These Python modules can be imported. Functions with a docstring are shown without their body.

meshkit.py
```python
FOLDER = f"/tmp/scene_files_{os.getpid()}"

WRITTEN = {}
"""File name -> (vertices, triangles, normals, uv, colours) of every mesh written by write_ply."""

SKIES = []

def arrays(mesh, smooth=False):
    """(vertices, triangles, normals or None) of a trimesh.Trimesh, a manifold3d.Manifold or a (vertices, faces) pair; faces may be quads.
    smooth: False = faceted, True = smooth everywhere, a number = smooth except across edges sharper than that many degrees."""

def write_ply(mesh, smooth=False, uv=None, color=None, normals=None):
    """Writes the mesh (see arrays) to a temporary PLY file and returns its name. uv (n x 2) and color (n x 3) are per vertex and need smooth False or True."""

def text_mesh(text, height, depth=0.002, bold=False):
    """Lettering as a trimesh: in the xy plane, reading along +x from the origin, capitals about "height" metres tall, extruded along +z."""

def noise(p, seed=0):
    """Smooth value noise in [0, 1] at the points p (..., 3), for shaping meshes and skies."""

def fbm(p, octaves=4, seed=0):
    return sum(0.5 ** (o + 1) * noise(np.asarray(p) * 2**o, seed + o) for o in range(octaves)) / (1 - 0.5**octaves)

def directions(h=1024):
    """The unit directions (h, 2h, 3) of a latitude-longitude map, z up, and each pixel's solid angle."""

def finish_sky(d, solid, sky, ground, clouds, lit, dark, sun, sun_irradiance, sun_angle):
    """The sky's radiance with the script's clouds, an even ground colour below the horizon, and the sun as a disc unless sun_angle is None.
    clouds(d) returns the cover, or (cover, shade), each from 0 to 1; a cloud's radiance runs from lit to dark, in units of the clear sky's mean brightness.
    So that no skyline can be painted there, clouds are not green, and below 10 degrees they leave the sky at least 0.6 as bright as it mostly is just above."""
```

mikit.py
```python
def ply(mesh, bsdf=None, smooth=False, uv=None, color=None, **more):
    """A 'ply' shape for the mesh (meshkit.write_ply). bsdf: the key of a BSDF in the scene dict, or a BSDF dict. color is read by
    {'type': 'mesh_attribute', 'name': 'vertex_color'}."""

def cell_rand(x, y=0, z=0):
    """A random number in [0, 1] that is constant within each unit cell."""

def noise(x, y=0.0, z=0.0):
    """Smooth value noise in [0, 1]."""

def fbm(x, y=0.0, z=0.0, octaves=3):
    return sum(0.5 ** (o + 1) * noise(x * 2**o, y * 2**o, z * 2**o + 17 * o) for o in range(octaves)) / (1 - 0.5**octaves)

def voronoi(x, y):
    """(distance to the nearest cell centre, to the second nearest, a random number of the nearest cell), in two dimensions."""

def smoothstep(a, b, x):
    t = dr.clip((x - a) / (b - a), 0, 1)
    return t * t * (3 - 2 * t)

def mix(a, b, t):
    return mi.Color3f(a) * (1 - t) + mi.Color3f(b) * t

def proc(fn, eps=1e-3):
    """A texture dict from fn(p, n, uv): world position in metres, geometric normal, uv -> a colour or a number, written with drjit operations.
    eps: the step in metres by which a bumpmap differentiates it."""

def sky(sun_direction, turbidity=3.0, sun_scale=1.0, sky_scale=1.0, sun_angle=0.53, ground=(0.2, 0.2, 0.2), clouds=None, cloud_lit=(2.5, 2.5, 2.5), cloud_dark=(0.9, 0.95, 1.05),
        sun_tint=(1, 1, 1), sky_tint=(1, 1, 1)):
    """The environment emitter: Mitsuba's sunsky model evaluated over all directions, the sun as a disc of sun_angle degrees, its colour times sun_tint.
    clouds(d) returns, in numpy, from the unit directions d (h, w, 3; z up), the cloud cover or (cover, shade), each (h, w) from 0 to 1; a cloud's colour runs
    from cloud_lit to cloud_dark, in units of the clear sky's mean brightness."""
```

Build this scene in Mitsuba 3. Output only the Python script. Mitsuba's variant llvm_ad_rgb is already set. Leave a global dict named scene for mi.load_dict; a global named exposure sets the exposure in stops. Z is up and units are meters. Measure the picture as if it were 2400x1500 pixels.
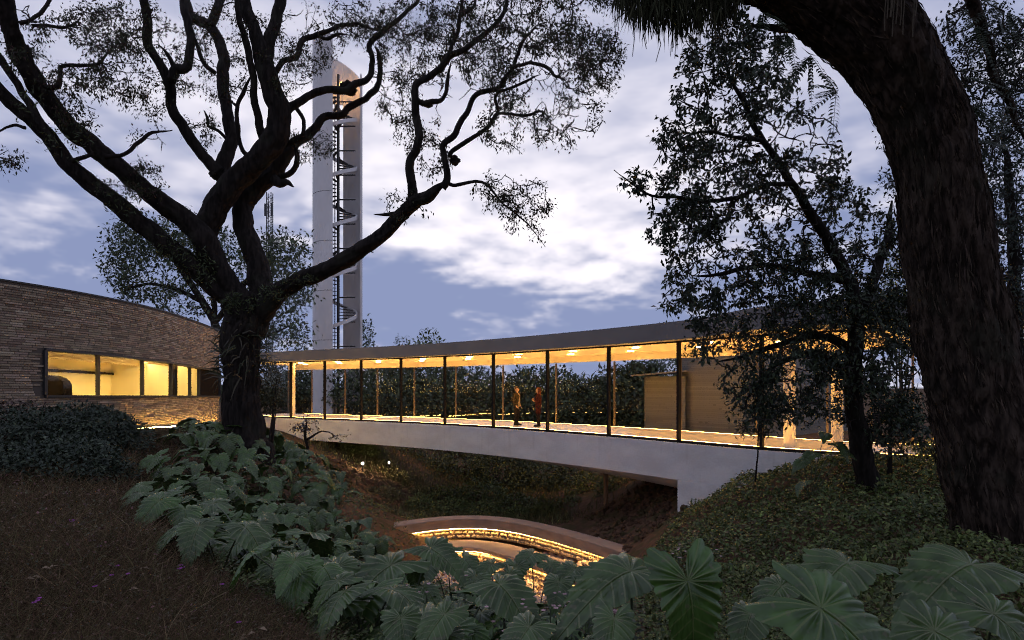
import math
import numpy as np
import trimesh
import mitsuba as mi
import drjit as dr
import mikit
import meshkit
import manifold3d as m3
from mikit import noise, fbm, smoothstep, mix, cell_rand

T = mi.ScalarTransform4f
rng = np.random.default_rng(7)
scene, labels = {}, {}
EYE, F = 1.7, 1500.0          # eye height over the bridge floor; focal length in pixels of the 2400 px wide photograph


def at(px, py, d):
    """The point d metres ahead of the viewpoint that the photograph shows at this pixel."""
    return np.array([(px - 1200) / F * d, d, EYE - (py - 909) / F * d])


# ------------------------------------------------------------------ camera, sky, exposure
exposure = 3.2
scene['camera'] = {'type': 'perspective', 'fov': math.degrees(2 * math.atan(1200 / F)), 'fov_axis': 'x', 'near_clip': 0.05, 'far_clip': 3000.0,
                   'principal_point_offset_y': -159 / 1500.0, 'to_world': T().look_at([0, 0, EYE], [0, 10, EYE], [0, 0, 1])}


def sky_clouds(d):
    az, el = np.arctan2(d[..., 0], d[..., 1]), np.arcsin(np.clip(d[..., 2], -1, 1))
    k = 1.0 / (d[..., 2] + 0.22)
    q = np.stack([d[..., 0] * k, d[..., 1] * k, d[..., 2] * 2.5], -1)
    warp = meshkit.fbm(q * 2.1 + 5.0, 3, 3) - 0.5
    n1 = meshkit.fbm(q * 2.0 + warp[..., None] * 1.1 + [3.1, 1.7, 0], 6, 11)
    n2 = meshkit.fbm(q * 6.0 + warp[..., None] * 1.6 + [0, 4.0, 2.0], 5, 5)

    def blob(px, py, sx, sy):
        a = math.atan((px - 1200) / F)
        e = math.atan((909 - py) / F * math.cos(a))
        return np.exp(-(((az - a) / sx) ** 2 + ((el - e) / sy) ** 2))

    n3 = meshkit.fbm(q * 13.0 + warp[..., None] * 3.0 + [7.0, 1.0, 3.0], 5, 17)
    low = smooth01(0.45, 0.12, el)
    bias = 0.375 + 0.60 * blob(1300, 450, 0.28, 0.125) + 0.30 * blob(620, 300, 0.22, 0.11) + 0.12 * blob(1000, 120, 0.40, 0.14) - 0.46 * blob(1120, 740, 0.80, 0.085) \
        - 0.12 * blob(150, 420, 0.30, 0.10) + 0.62 * blob(1290, 645, 0.13, 0.022) + 0.40 * blob(1480, 590, 0.10, 0.035) + 0.30 * blob(1090, 560, 0.12, 0.03) - 0.18 * blob(1030, 600, 0.10, 0.02) - 0.08 * blob(2330, 150, 0.22, 0.2) \
        + 0.34 * blob(60, 520, 0.09, 0.03) + 0.10 * blob(250, 130, 0.2, 0.1)
    b = bias + (0.42 + 0.33 * low) * (n1 - 0.5) + (0.52 + 0.70 * low) * (n2 - 0.5) + (0.26 + 0.54 * low) * (n3 - 0.5)
    return np.ones_like(b), 1 - smooth01(0.10, 1.12, b)


def smooth01(a, b, x):
    t = np.clip((x - a) / (b - a), 0, 1)
    return t * t * (3 - 2 * t)


SKY = 2.9
scene['sky'] = mikit.sky([0.15, 1.0, 0.15], turbidity=3, sun_scale=0.0, sky_scale=1.0, clouds=sky_clouds, ground=(0.08, 0.07, 0.06),
                         cloud_lit=tuple(SKY * c for c in (0.93, 0.88, 0.93)), cloud_dark=tuple(SKY * c for c in (0.228, 0.274, 0.45)))
labels['sky'] = {'kind': 'structure', 'label': 'cloudy dusk sky'}

# ------------------------------------------------------------------ helpers


def numbered(name, parent=None):
    k = name if parent is None else parent + '__' + name
    if k not in used:
        used.add(k)
        return k
    i = counts.get(k, 0) + 1
    while f'{k}_{i:03d}' in used:
        i += 1
    counts[k] = i
    used.add(f'{k}_{i:03d}')
    return f'{k}_{i:03d}'


used, counts = set(), {}


def thing(name, label, category, group=None):
    k = numbered(name)
    labels[k] = {'label': label, 'category': category}
    if group:
        labels[k]['group'] = group
    return k


def put(name, mesh, mat, parent=None, smooth=False, uv=None, color=None, label=None, category=None, kind=None, group=None, **more):
    k = numbered(name, parent)
    scene[k] = mikit.ply(mesh, mat, smooth=smooth, uv=uv, color=color, **more)
    e = {}
    for a, b in (('label', label), ('category', category), ('kind', kind), ('group', group)):
        if b:
            e[a] = b
    if e:
        labels[k] = e
    return k


def place(name, ply, m, parent):
    """A part that shares the mesh of another under its own matrix."""
    k = numbered(name, parent)
    scene[k] = {**ply, 'to_world': T(m)}
    return k


def cat(meshes):
    vs, fs, n = [], [], 0
    for v, f in meshes:
        vs.append(v)
        fs.append(np.asarray(f) + n)
        n += len(v)
    return np.vstack(vs), np.vstack(fs)


def box(x0, y0, z0, x1, y1, z1):
    v = np.array([[x, y, z] for x in (x0, x1) for y in (y0, y1) for z in (z0, z1)], float)
    f = np.array([[0, 1, 3], [0, 3, 2], [4, 6, 7], [4, 7, 5], [0, 4, 5], [0, 5, 1], [2, 3, 7], [2, 7, 6], [0, 2, 6], [0, 6, 4], [1, 5, 7], [1, 7, 3]])
    return v, f


def obox(c, ax, ay, az, hx, hy, hz):
    v, f = box(-hx, -hy, -hz, hx, hy, hz)
    return np.asarray(c) + v[:, :1] * ax + v[:, 1:2] * ay + v[:, 2:] * az, f


def spline(p, step=None, n=None):
    """Catmull-Rom through the rows of p (any number of columns)."""
    p = np.asarray(p, float)
    q = np.vstack([2 * p[0] - p[1], p, 2 * p[-1] - p[-2]])
    out = []
    for i in range(len(p) - 1):
        a, b, c, d = q[i:i + 4]
        k = n or max(2, int(np.linalg.norm((c - b)[:3]) / step) + 1)
        t = np.arange(k)[:, None] / k
        out.append(0.5 * (2 * b + (c - a) * t + (2 * a - 5 * b + 4 * c - d) * t ** 2 + (3 * b - a - 3 * c + d) * t ** 3))
    return np.vstack(out + [p[-1:]])


def tube(p, r, sides=8, rough=0.0, freq=3.0, seed=0, closed=True, twist=0.0, ridge=0.0):
    p, r = np.asarray(p, float), np.broadcast_to(np.asarray(r, float), (len(p),))
    t = np.gradient(p, axis=0)
    t /= np.linalg.norm(t, axis=1, keepdims=True) + 1e-12
    a = np.cross(t[0], [0.3, 0.9, 0.2])
    a /= np.linalg.norm(a)
    A = np.empty_like(p)
    for i in range(len(p)):
        a = a - t[i] * (a @ t[i])
        a /= np.linalg.norm(a) + 1e-12
        A[i] = a
    B = np.cross(t, A)
    ang = np.arange(sides) * 2 * np.pi / sides
    dirs = np.cos(ang)[None, :, None] * A[:, None] + np.sin(ang)[None, :, None] * B[:, None]
    rad = np.repeat(r[:, None], sides, 1)
    if rough:
        s = np.concatenate([[0], np.cumsum(np.linalg.norm(np.diff(p, axis=0), axis=1))])
        q = np.stack(np.broadcast_arrays(np.cos(ang)[None] * freq + twist * s[:, None], np.sin(ang)[None] * freq, s[:, None] * 1.6), -1)
        rad = rad * (1 + rough * (2 * meshkit.fbm(q + seed * 7.3, 4, seed) - 1))
        if ridge:
            q2 = q * [5.0, 5.0, 0.9] + seed
            q2 = q2 + 0.8 * (meshkit.fbm(q * 2.0, 3, seed + 5)[..., None] - 0.5)
            rad = rad + ridge * (0.6 - 2 * np.abs(2 * meshkit.fbm(q2, 3, seed + 2) - 1))
    v = (p[:, None] + dirs * rad[..., None]).reshape(-1, 3)
    i, j = np.meshgrid(np.arange(len(p) - 1), np.arange(sides), indexing='ij')
    q = np.stack([i * sides + j, i * sides + (j + 1) % sides, (i + 1) * sides + (j + 1) % sides, (i + 1) * sides + j], -1).reshape(-1, 4)
    f = np.vstack([q[:, [0, 1, 2]], q[:, [0, 2, 3]]])
    if closed:
        k = len(v)
        v = np.vstack([v, p[:1], p[-1:]])
        j = np.arange(sides)
        e = (len(p) - 1) * sides
        f = np.vstack([f, np.stack([j * 0 + k, (j + 1) % sides, j], 1), np.stack([j * 0 + k + 1, e + j, e + (j + 1) % sides], 1)])
    return v, f


def unit(v):
    return v / (np.linalg.norm(v, axis=-1, keepdims=True) + 1e-12)


def rand_dirs(n, r=rng):
    return unit(r.normal(size=(n, 3)))


def leaves(P, D, N, L, W, fold=0.18):
    """One small folded leaf per row: base P, direction D, rough normal N, length L, width W."""
    n = len(P)
    L, W = np.broadcast_to(L, (n,))[:, None], np.broadcast_to(W, (n,))[:, None]
    D = unit(D)
    S = unit(np.cross(D, N))
    U = np.cross(S, D)
    m = P + D * L * 0.45
    v = np.stack([P, m + S * W / 2 + U * W * fold, m, m - S * W / 2 + U * W * fold, P + D * L - U * L * 0.12], 1).reshape(-1, 3)
    f = (np.array([[0, 1, 2], [0, 2, 3], [1, 4, 2], [2, 4, 3]])[None] + (np.arange(n) * 5)[:, None, None]).reshape(-1, 3)
    return v, f


def blades(P, D, L, W, bend):
    """One thin grass blade or stalk per row: two triangles and a bent tip."""
    n = len(P)
    L, W = np.broadcast_to(L, (n,))[:, None], np.broadcast_to(W, (n,))[:, None]
    S = unit(np.cross(D, rand_dirs(n)))
    m = P + D * L * 0.55
    tip = P + D * L + bend * L
    v = np.stack([P - S * W / 2, P + S * W / 2, m + S * W * 0.4, m - S * W * 0.4, tip], 1).reshape(-1, 3)
    f = (np.array([[0, 1, 2], [0, 2, 3], [3, 2, 4]])[None] + (np.arange(n) * 5)[:, None, None]).reshape(-1, 3)
    return v, f


def tint(n, per, base, spread, r=rng, hue=0.15):
    """A colour per leaf, repeated over its vertices."""
    k = np.exp(r.normal(0, spread, (n, 1))) * np.exp(r.normal(0, hue * spread, (n, 3)))
    return np.repeat(np.clip(np.asarray(base) * k, 0.003, 0.9), per, 0)


def tint2(n, per, bases, spread, p=None, r=rng):
    b = np.asarray(bases)[r.choice(len(bases), n, p=p)]
    k = np.exp(r.normal(0, spread, (n, 1))) * np.exp(r.normal(0, 0.12 * spread, (n, 3)))
    return np.repeat(np.clip(b * k, 0.003, 0.9), per, 0)


# ------------------------------------------------------------------ materials
def two(b):
    return {'type': 'twosided', 'bsdf': b}


def pr(color, rough=0.6, spec=0.5, **k):
    c = color if isinstance(color, dict) else {'type': 'rgb', 'value': list(color)}
    return two({'type': 'principled', 'base_color': c, 'roughness': rough, 'specular': spec, **k})


VC = {'type': 'mesh_attribute', 'name': 'vertex_color'}


def bump(b, fn, scale, eps=0.01):
    b = b['bsdf'] if b['type'] == 'twosided' else b
    return two({'type': 'bumpmap', 'arbitrary': mikit.proc(fn, eps), 'bsdf': b, 'scale': scale})


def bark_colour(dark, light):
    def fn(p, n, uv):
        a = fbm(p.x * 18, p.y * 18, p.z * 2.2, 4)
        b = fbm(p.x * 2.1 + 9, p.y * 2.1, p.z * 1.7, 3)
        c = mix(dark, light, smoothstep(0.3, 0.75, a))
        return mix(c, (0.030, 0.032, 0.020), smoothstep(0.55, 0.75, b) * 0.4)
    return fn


def bark_relief(p, n, uv):
    return 1.4 * fbm(p.x * 18, p.y * 18, p.z * 2.2, 4) + 0.4 * fbm(p.x * 50, p.y * 50, p.z * 20, 2)


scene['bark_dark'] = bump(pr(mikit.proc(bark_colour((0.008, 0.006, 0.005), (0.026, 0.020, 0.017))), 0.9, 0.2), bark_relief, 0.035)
scene['bark_brown'] = bump(pr(mikit.proc(bark_colour((0.012, 0.008, 0.006), (0.070, 0.050, 0.038))), 0.9, 0.2), bark_relief, 0.05)
scene['twig'] = pr((0.03, 0.024, 0.022), 0.9, 0.2)
scene['leaf'] = pr(VC, 0.55, 0.35)
scene['leaf_matt'] = pr(VC, 0.85, 0.2)
scene['stalk_green'] = pr((0.06, 0.075, 0.04), 0.5)


def ear_colour(body, vein):
    def fn(p, n, uv):
        w = dr.abs(uv.x - dr.floor(uv.x + 0.5)) * uv.y
        line = 1 - smoothstep(0.004, 0.012, w)
        g = fbm(p.x * 9, p.y * 9, p.z * 9, 3)
        c = mix([0.72 * x for x in body], [1.4 * x for x in body], smoothstep(0.25, 0.75, g))
        spot = smoothstep(0.66, 0.74, fbm(p.x * 23 + 3, p.y * 23, p.z * 23, 3))
        c = mix(c, (0.10, 0.085, 0.05), spot * 0.5)
        return mix(c, vein, line * 0.65)
    return fn


scene['ear_grey'] = pr(mikit.proc(ear_colour((0.042, 0.072, 0.018), (0.13, 0.145, 0.065))), 0.40, 0.45)
scene['ear_green'] = pr(mikit.proc(ear_colour((0.040, 0.082, 0.014), (0.11, 0.14, 0.045))), 0.40, 0.5)


def soil_colour(p, n, uv):
    a = fbm(p.x * 0.9, p.y * 0.9, p.z * 0.9, 4)
    b = fbm(p.x * 7, p.y * 7, p.z * 7, 4)
    c = mix((0.070, 0.040, 0.026), (0.13, 0.076, 0.048), smoothstep(0.3, 0.7, a * 0.5 + b * 0.5))
    return mix(c, (0.05, 0.05, 0.02), smoothstep(0.5, 0.62, fbm(p.x * 2.3 + 7, p.y * 2.3, p.z * 2.3, 4)) * 0.6)


scene['soil'] = bump(pr(mikit.proc(soil_colour), 0.95, 0.1), lambda p, n, uv: fbm(p.x * 6, p.y * 6, p.z * 6, 4), 0.12)


def concrete_colour(p, n, uv):
    a = fbm(p.x * 1.3, p.y * 1.3, p.z * 2.2, 4)
    b = fbm(p.x * 26, p.y * 26, p.z * 26, 2)
    st = fbm(p.x * 7, p.y * 7, p.z * 0.5, 3)
    c = mix((0.62, 0.60, 0.59), (0.76, 0.75, 0.74), smoothstep(0.25, 0.75, a * 0.7 + b * 0.3))
    return mix(c, (0.50, 0.47, 0.45), smoothstep(0.58, 0.75, st) * 0.25)


scene['white_concrete'] = pr(mikit.proc(concrete_colour), 0.7, 0.3)
scene['tower_white'] = pr(mikit.proc(lambda p, n, uv: mix((0.60, 0.58, 0.58), (0.74, 0.72, 0.72), fbm(p.x * 0.8, p.y * 0.8, p.z * 0.35, 4))), 0.6, 0.3)
scene['roof_metal'] = pr(mikit.proc(lambda p, n, uv: mix((0.125, 0.118, 0.125), (0.175, 0.165, 0.172), fbm(p.x * 1.1, p.y * 1.1, p.z * 2, 4))), 0.5, 0.5)
scene['mullion_dark'] = pr((0.012, 0.0115, 0.012), 0.75, 0.12)
scene['mullion_bronze'] = pr((0.085, 0.066, 0.05), 0.5, 0.4)
scene['ceiling_plaster'] = pr((0.78, 0.72, 0.60), 0.8, 0.2)
scene['floor_stone'] = pr(mikit.proc(lambda p, n, uv: mix((0.52, 0.46, 0.36), (0.66, 0.60, 0.48), fbm(p.x * 3, p.y * 3, p.z, 3))), 0.35, 0.5)
scene['room_wall'] = pr((0.78, 0.72, 0.55), 0.8, 0.2)
scene['dark_metal'] = pr((0.03, 0.03, 0.032), 0.45, 0.5)
scene['dark_wood'] = pr((0.012, 0.008, 0.006), 0.85, 0.08)
scene['grey_wood'] = pr((0.30, 0.22, 0.14), 0.6, 0.4)
scene['warm_lit_post'] = pr((0.34, 0.21, 0.12), 0.7, 0.3)  # orange light falling on the pale post, put into its base colour
scene['glass'] = {'type': 'thindielectric', 'int_ior': 1.24}
scene['clear_glass'] = {'type': 'thindielectric', 'int_ior': 1.06}      # anti-reflection coated rear panes
scene['brick'] = bump(pr(VC, 0.85, 0.2), lambda p, n, uv: fbm(p.x * 40, p.y * 40, p.z * 40, 2), 0.008, 0.004)
scene['mortar'] = pr((0.12, 0.10, 0.085), 0.95, 0.1)


def far_brick(p, n, uv):
    row = dr.floor(p.z / 0.085)
    x = (p.x * 0.8 + p.y * 0.6) / 0.30 + cell_rand(row, 3, 1)
    r = cell_rand(dr.floor(x), row, 2)
    c = mix((0.125, 0.13, 0.128), (0.175, 0.178, 0.172), r)
    fz, fx = p.z / 0.085 - row, x - dr.floor(x)
    joint = dr.select((fz < 0.14) | (fx < 0.02), 1.0, 0.0)
    return mix(c, (0.11, 0.112, 0.108), joint)


scene['brick_far'] = pr(mikit.proc(far_brick), 0.85, 0.2)
scene['stone'] = pr(VC, 0.75, 0.3)
scene['wall_stone'] = bump(pr(mikit.proc(lambda p, n, uv: mix((0.20, 0.14, 0.11), (0.36, 0.27, 0.22), fbm(p.x * 3, p.y * 3, p.z * 5, 4))), 0.8, 0.3),
                           lambda p, n, uv: fbm(p.x * 14, p.y * 14, p.z * 14, 3), 0.03)
scene['petal'] = pr(VC, 0.6, 0.3)
scene['skin'] = pr((0.42, 0.25, 0.17), 0.5)
scene['cloth'] = pr(VC, 0.9, 0.1)


def led(r, g, b, k):
    return {'type': 'area', 'radiance': {'type': 'rgb', 'value': [r * k, g * k, b * k]}}


WARM = (1.0, 0.52, 0.13)
scene['lamp_case'] = pr((0.5, 0.45, 0.35), 0.5)

# ------------------------------------------------------------------ terrain
from scipy.interpolate import RBFInterpolator
CTRL = np.array([
    (-40, 0, 0), (-40, 40, 0), (-25, 10, 0), (-25, 25, 0), (-18, 20, 0), (-15, 10, 0), (-12, 5, 0), (-10, 15, -.05), (-13, 24, -.08), (-14, 27, -.1), (-8, 8, 0), (-5, 3, 0), (-20, 33, -.2), (-16, 38, -.4),
    (-7.4, 13.3, -.12), (-4.9, 8.8, -.05), (-3.5, 6.7, -.05), (-1.9, 5.2, -.12), (-1.0, 4.0, -.18), (0, 0, 0), (0, 2, -.15), (-2, 2, 0), (-10.5, 20.5, -.05),
    (-9.4, 18.6, .32), (-8.0, 18.2, .12), (-8.2, 21, -.05), (-6.6, 20, -1.15), (-5.2, 18.3, -1.75), (-4.6, 20.5, -2.6), (-3.4, 17, -2.7), (-9.9, 25.5, -.55), (-12, 33, -1.0), (-4.4, 11, -1.2), (-2.6, 9, -1.4), (-1.1, 8, -1.5), (0, 6, -1.15), (.8, 5, -.9), (.8, 3.6, -.6), (-6, 15, -1.3),
    (-7.9, 24, -1.25), (-6.6, 25.5, -2.3), (-9.8, 29, -1.2), (-11, 31, -.9),
    (0, 12, -2.9), (0, 16, -4.0), (0, 19, -4.55), (1.6, 20, -4.55), (-2, 20, -4.55), (-2.2, 22.6, -4.55), (0, 22, -4.55), (-1.6, 26.6, -3.75), (-4, 25.6, -3.6), (1.6, 25, -3.8), (0, 28.5, -4.1), (0, 31, -4.5), (3.2, 28, -3.9), (-4, 20, -4.0), (2.2, 17, -4.1),
    (-8.3, 31, -2.2), (-5.6, 27, -3.6), (-10, 33, -1.5), (-7.8, 38, -2.6), (-4.2, 31, -4.2), (-9.5, 40, -1.2), (-14, 44, -.5), (-5, 42, -3.2),
    (5.8, 22, -1.9), (4.5, 24, -3.0), (3.3, 23, -3.7), (5.6, 26, -2.0), (8, 27, -.6), (10, 22, -.4), (14, 20, -.3), (12, 30, -.3),
    (6.6, 15, -.28), (5.6, 16.4, -.95), (4.7, 17.2, -1.75), (3.9, 17.4, -2.55), (7.9, 14, -.12), (9.6, 13, -.02), (12, 12, 0), (3.5, 10, -1.25), (2.6, 9.6, -1.55), (2.2, 12.5, -2.5), (4.5, 13, -1.1),
    (4.9, 9, -.65), (5.9, 8, -.4), (3.8, 7, -.75), (4, 5.5, -.5), (2.6, 6, -.9), (3, 3.5, -.45), (2, 3, -.45), (5, 2, -.2), (1, 2.6, -.4), (7, 8.8, -.3), (10, 6, 0), (16, 8, 0), (8, 0, 0), (0, -8, 0), (-10, -8, 0), (10, -8, 0),
    (0, 40, -4.6), (-2, 50, -4.2), (4, 58, -3.8), (6, 40, -3.2), (10, 45, -1.6), (-16, 60, -.9), (-25, 60, -.6), (20, 50, -.6), (0, 75, -3), (-30, 90, -1), (30, 90, -1), (0, 100, -2), (30, 20, 0), (30, 0, 0)], float)
_rbf = RBFInterpolator(CTRL[:, :2], CTRL[:, 2], kernel='linear', smoothing=0.02)


def terrain(x, y, detail=True):
    x, y = np.broadcast_arrays(np.asarray(x, float), np.asarray(y, float))
    q = np.stack([np.clip(x.ravel(), -40, 30), np.clip(y.ravel(), -8, 100)], 1)
    z = _rbf(q).reshape(x.shape)
    return z


def grid_axis(lo, hi, step, far, n):
    core = np.arange(lo, hi + step / 2, step)
    g = np.geomspace(step, far, n)
    return np.concatenate([lo - g[::-1], core, hi + g])


gx, gy = grid_axis(-20, 16, 0.3, 900, 26), grid_axis(-2, 46, 0.3, 1400, 26)
GX, GY = np.meshgrid(gx, gy, indexing='ij')
GZ = terrain(GX, GY)
from scipy.interpolate import RegularGridInterpolator
from scipy.ndimage import gaussian_filter
GZ = gaussian_filter(GZ, 1.6)
GZ = GZ + 0.10 * (meshkit.fbm(np.stack([GX * 1.3, GY * 1.3, GX * 0], -1), 4, 2) - 0.5) * (np.abs(GX) < 60)
_ground = RegularGridInterpolator((gx, gy), GZ, bounds_error=False, fill_value=None)


def ground(x, y):
    return _ground(np.stack(np.broadcast_arrays(np.asarray(x, float), np.asarray(y, float)), -1))


i, j = np.meshgrid(np.arange(len(gx) - 1), np.arange(len(gy) - 1), indexing='ij')
ny = len(gy)
q = np.stack([i * ny + j, (i + 1) * ny + j, (i + 1) * ny + j + 1, i * ny + j + 1], -1).reshape(-1, 4)
put('ground', (np.stack([GX, GY, GZ], -1).reshape(-1, 3), q), 'soil', smooth=True, kind='structure', label='reddish earth ground falling into a gully')


def curve_at(pts, step=0.25):
    p = spline(pts, step)
    s = np.concatenate([[0], np.cumsum(np.linalg.norm(np.diff(p, axis=0), axis=1))])
    return p, s


def offset(p, d):
    """Plan curve moved d metres to the left of its running direction."""
    t = unit(np.gradient(p, axis=0))
    return p + d * np.stack([-t[:, 1], t[:, 0]], 1)


def ribbon(profile, caps=True):
    """Sweep: profile is (n stations, m corners, 3); a closed ring of corners at each station."""
    P = np.asarray(profile)
    n, m = P.shape[:2]
    i, j = np.meshgrid(np.arange(n - 1), np.arange(m), indexing='ij')
    q = np.stack([i * m + j, (i + 1) * m + j, (i + 1) * m + (j + 1) % m, i * m + (j + 1) % m], -1).reshape(-1, 4)
    f = np.vstack([q[:, [0, 1, 2]], q[:, [0, 2, 3]]])
    if caps:
        k = np.arange(1, m - 1)
        f = np.vstack([f, np.stack([k * 0, k, k + 1], 1), np.stack([k * 0, k + 1, k], 1) + (n - 1) * m])
    return P.reshape(-1, 3), f


def sweep(plan, section):
    """plan: (n, 2) front curve, corner offsets along its normal; section(k) -> (m, 2) of (inward offset, z)."""
    t = unit(np.gradient(plan, axis=0))
    nrm = np.stack([-t[:, 1], t[:, 0]], 1)
    out = []
    for k in range(len(plan)):
        s = np.asarray(section(k), float)
        out.append(np.column_stack([plan[k] + s[:, :1] * nrm[k], s[:, 1]]))
    return ribbon(out)


# ------------------------------------------------------------------ the glazed footbridge
G0 = [(-17.5, 39.6), (-15.2, 38.2), (-12.5, 36.4), (-7.9, 33.5), (-5.5, 31.8), (-3.1, 29.9), (-.78, 27.7), (1.44, 25.3), (3.5, 22.8), (5.33, 20.3), (6.98, 17.8), (8.7, 16.2), (10.9, 15.2), (13.2, 14.6)]
gp, gs = curve_at(G0, 0.3)
from scipy.ndimage import gaussian_filter1d
gp = np.stack([gaussian_filter1d(gp[:, k], 5, mode='nearest') for k in (0, 1)], 1)
gs = np.concatenate([[0], np.cumsum(np.linalg.norm(np.diff(gp, axis=0), axis=1))])
gpx = 1200 + F * gp[:, 0] / gp[:, 1]
WID, HGT = 4.0, 3.2


def s_at_px(px):
    return float(np.interp(px, gpx, gs))


def on_curve(s, off=0.0):
    p = np.array([np.interp(s, gs, gp[:, k]) for k in (0, 1)])
    e = 0.05
    t = np.array([np.interp(s + e, gs, gp[:, k]) - np.interp(s - e, gs, gp[:, k]) for k in (0, 1)])
    t /= np.linalg.norm(t)
    nrm = np.array([-t[1], t[0]])
    return p + nrm * off, t, nrm


bridge = thing('glass_footbridge', 'long curved footbridge of glass panes with white concrete beam and grey flat roof, lit inside', 'footbridge')
sA, sB = 0.0, gs[-1]
s_in = (gs >= s_at_px(560))
deep = np.interp(gpx, [857, 1588], [0.02, 0.56])
plan = gp
put('floor', sweep(plan, lambda k: [(0.12, -0.10), (0.12, 0.0), (WID - 0.12, 0.0), (WID - 0.12, -0.10)]), 'floor_stone', bridge)
put('beam', sweep(plan, lambda k: [(-0.15, -0.04), (0.10, -0.04), (0.10, -0.14), (WID - 0.10, -0.14), (WID - 0.10, -0.04), (WID + 0.15, -0.04), (WID + 0.15, -1.2), (WID - 1.2, -1.2 - deep[k]), (1.2, -1.2 - deep[k]), (-0.15, -1.2)]),
    'white_concrete', bridge, label='white concrete edge beam spanning the gully')
ab = gpx >= 1588
put('abutment', sweep(plan[ab], lambda k: [(-0.153, -1.19), (-0.153, -5.0), (WID + 0.153, -5.0), (WID + 0.153, -1.19)]), 'white_concrete', bridge)
over = 0.45 + 1.3 * smooth01(1620, 1900, gpx)
roof = put('roof', sweep(plan, lambda k: [(-over[k] + 0.02, HGT + 0.02), (-over[k] + 0.02, HGT + 0.5), (WID + 0.43, HGT + 0.5), (WID + 0.43, HGT + 0.02)]), 'roof_metal', bridge)
put('fascia', sweep(plan, lambda k: [(-over[k] - 0.03, HGT), (-over[k] - 0.03, HGT + 0.56), (-over[k] + 0.015, HGT + 0.56), (-over[k] + 0.015, HGT)]), 'roof_metal', roof)
put('fascia', sweep(plan, lambda k: [(WID + 0.435, HGT), (WID + 0.435, HGT + 0.56), (WID + 0.48, HGT + 0.56), (WID + 0.48, HGT)]), 'roof_metal', roof)
put('ceiling', sweep(plan, lambda k: [(-over[k] + 0.02, HGT - 0.01), (-over[k] + 0.02, HGT + 0.015), (WID + 0.42, HGT + 0.015), (WID + 0.42, HGT - 0.01)]), 'ceiling_plaster', bridge)
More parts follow.
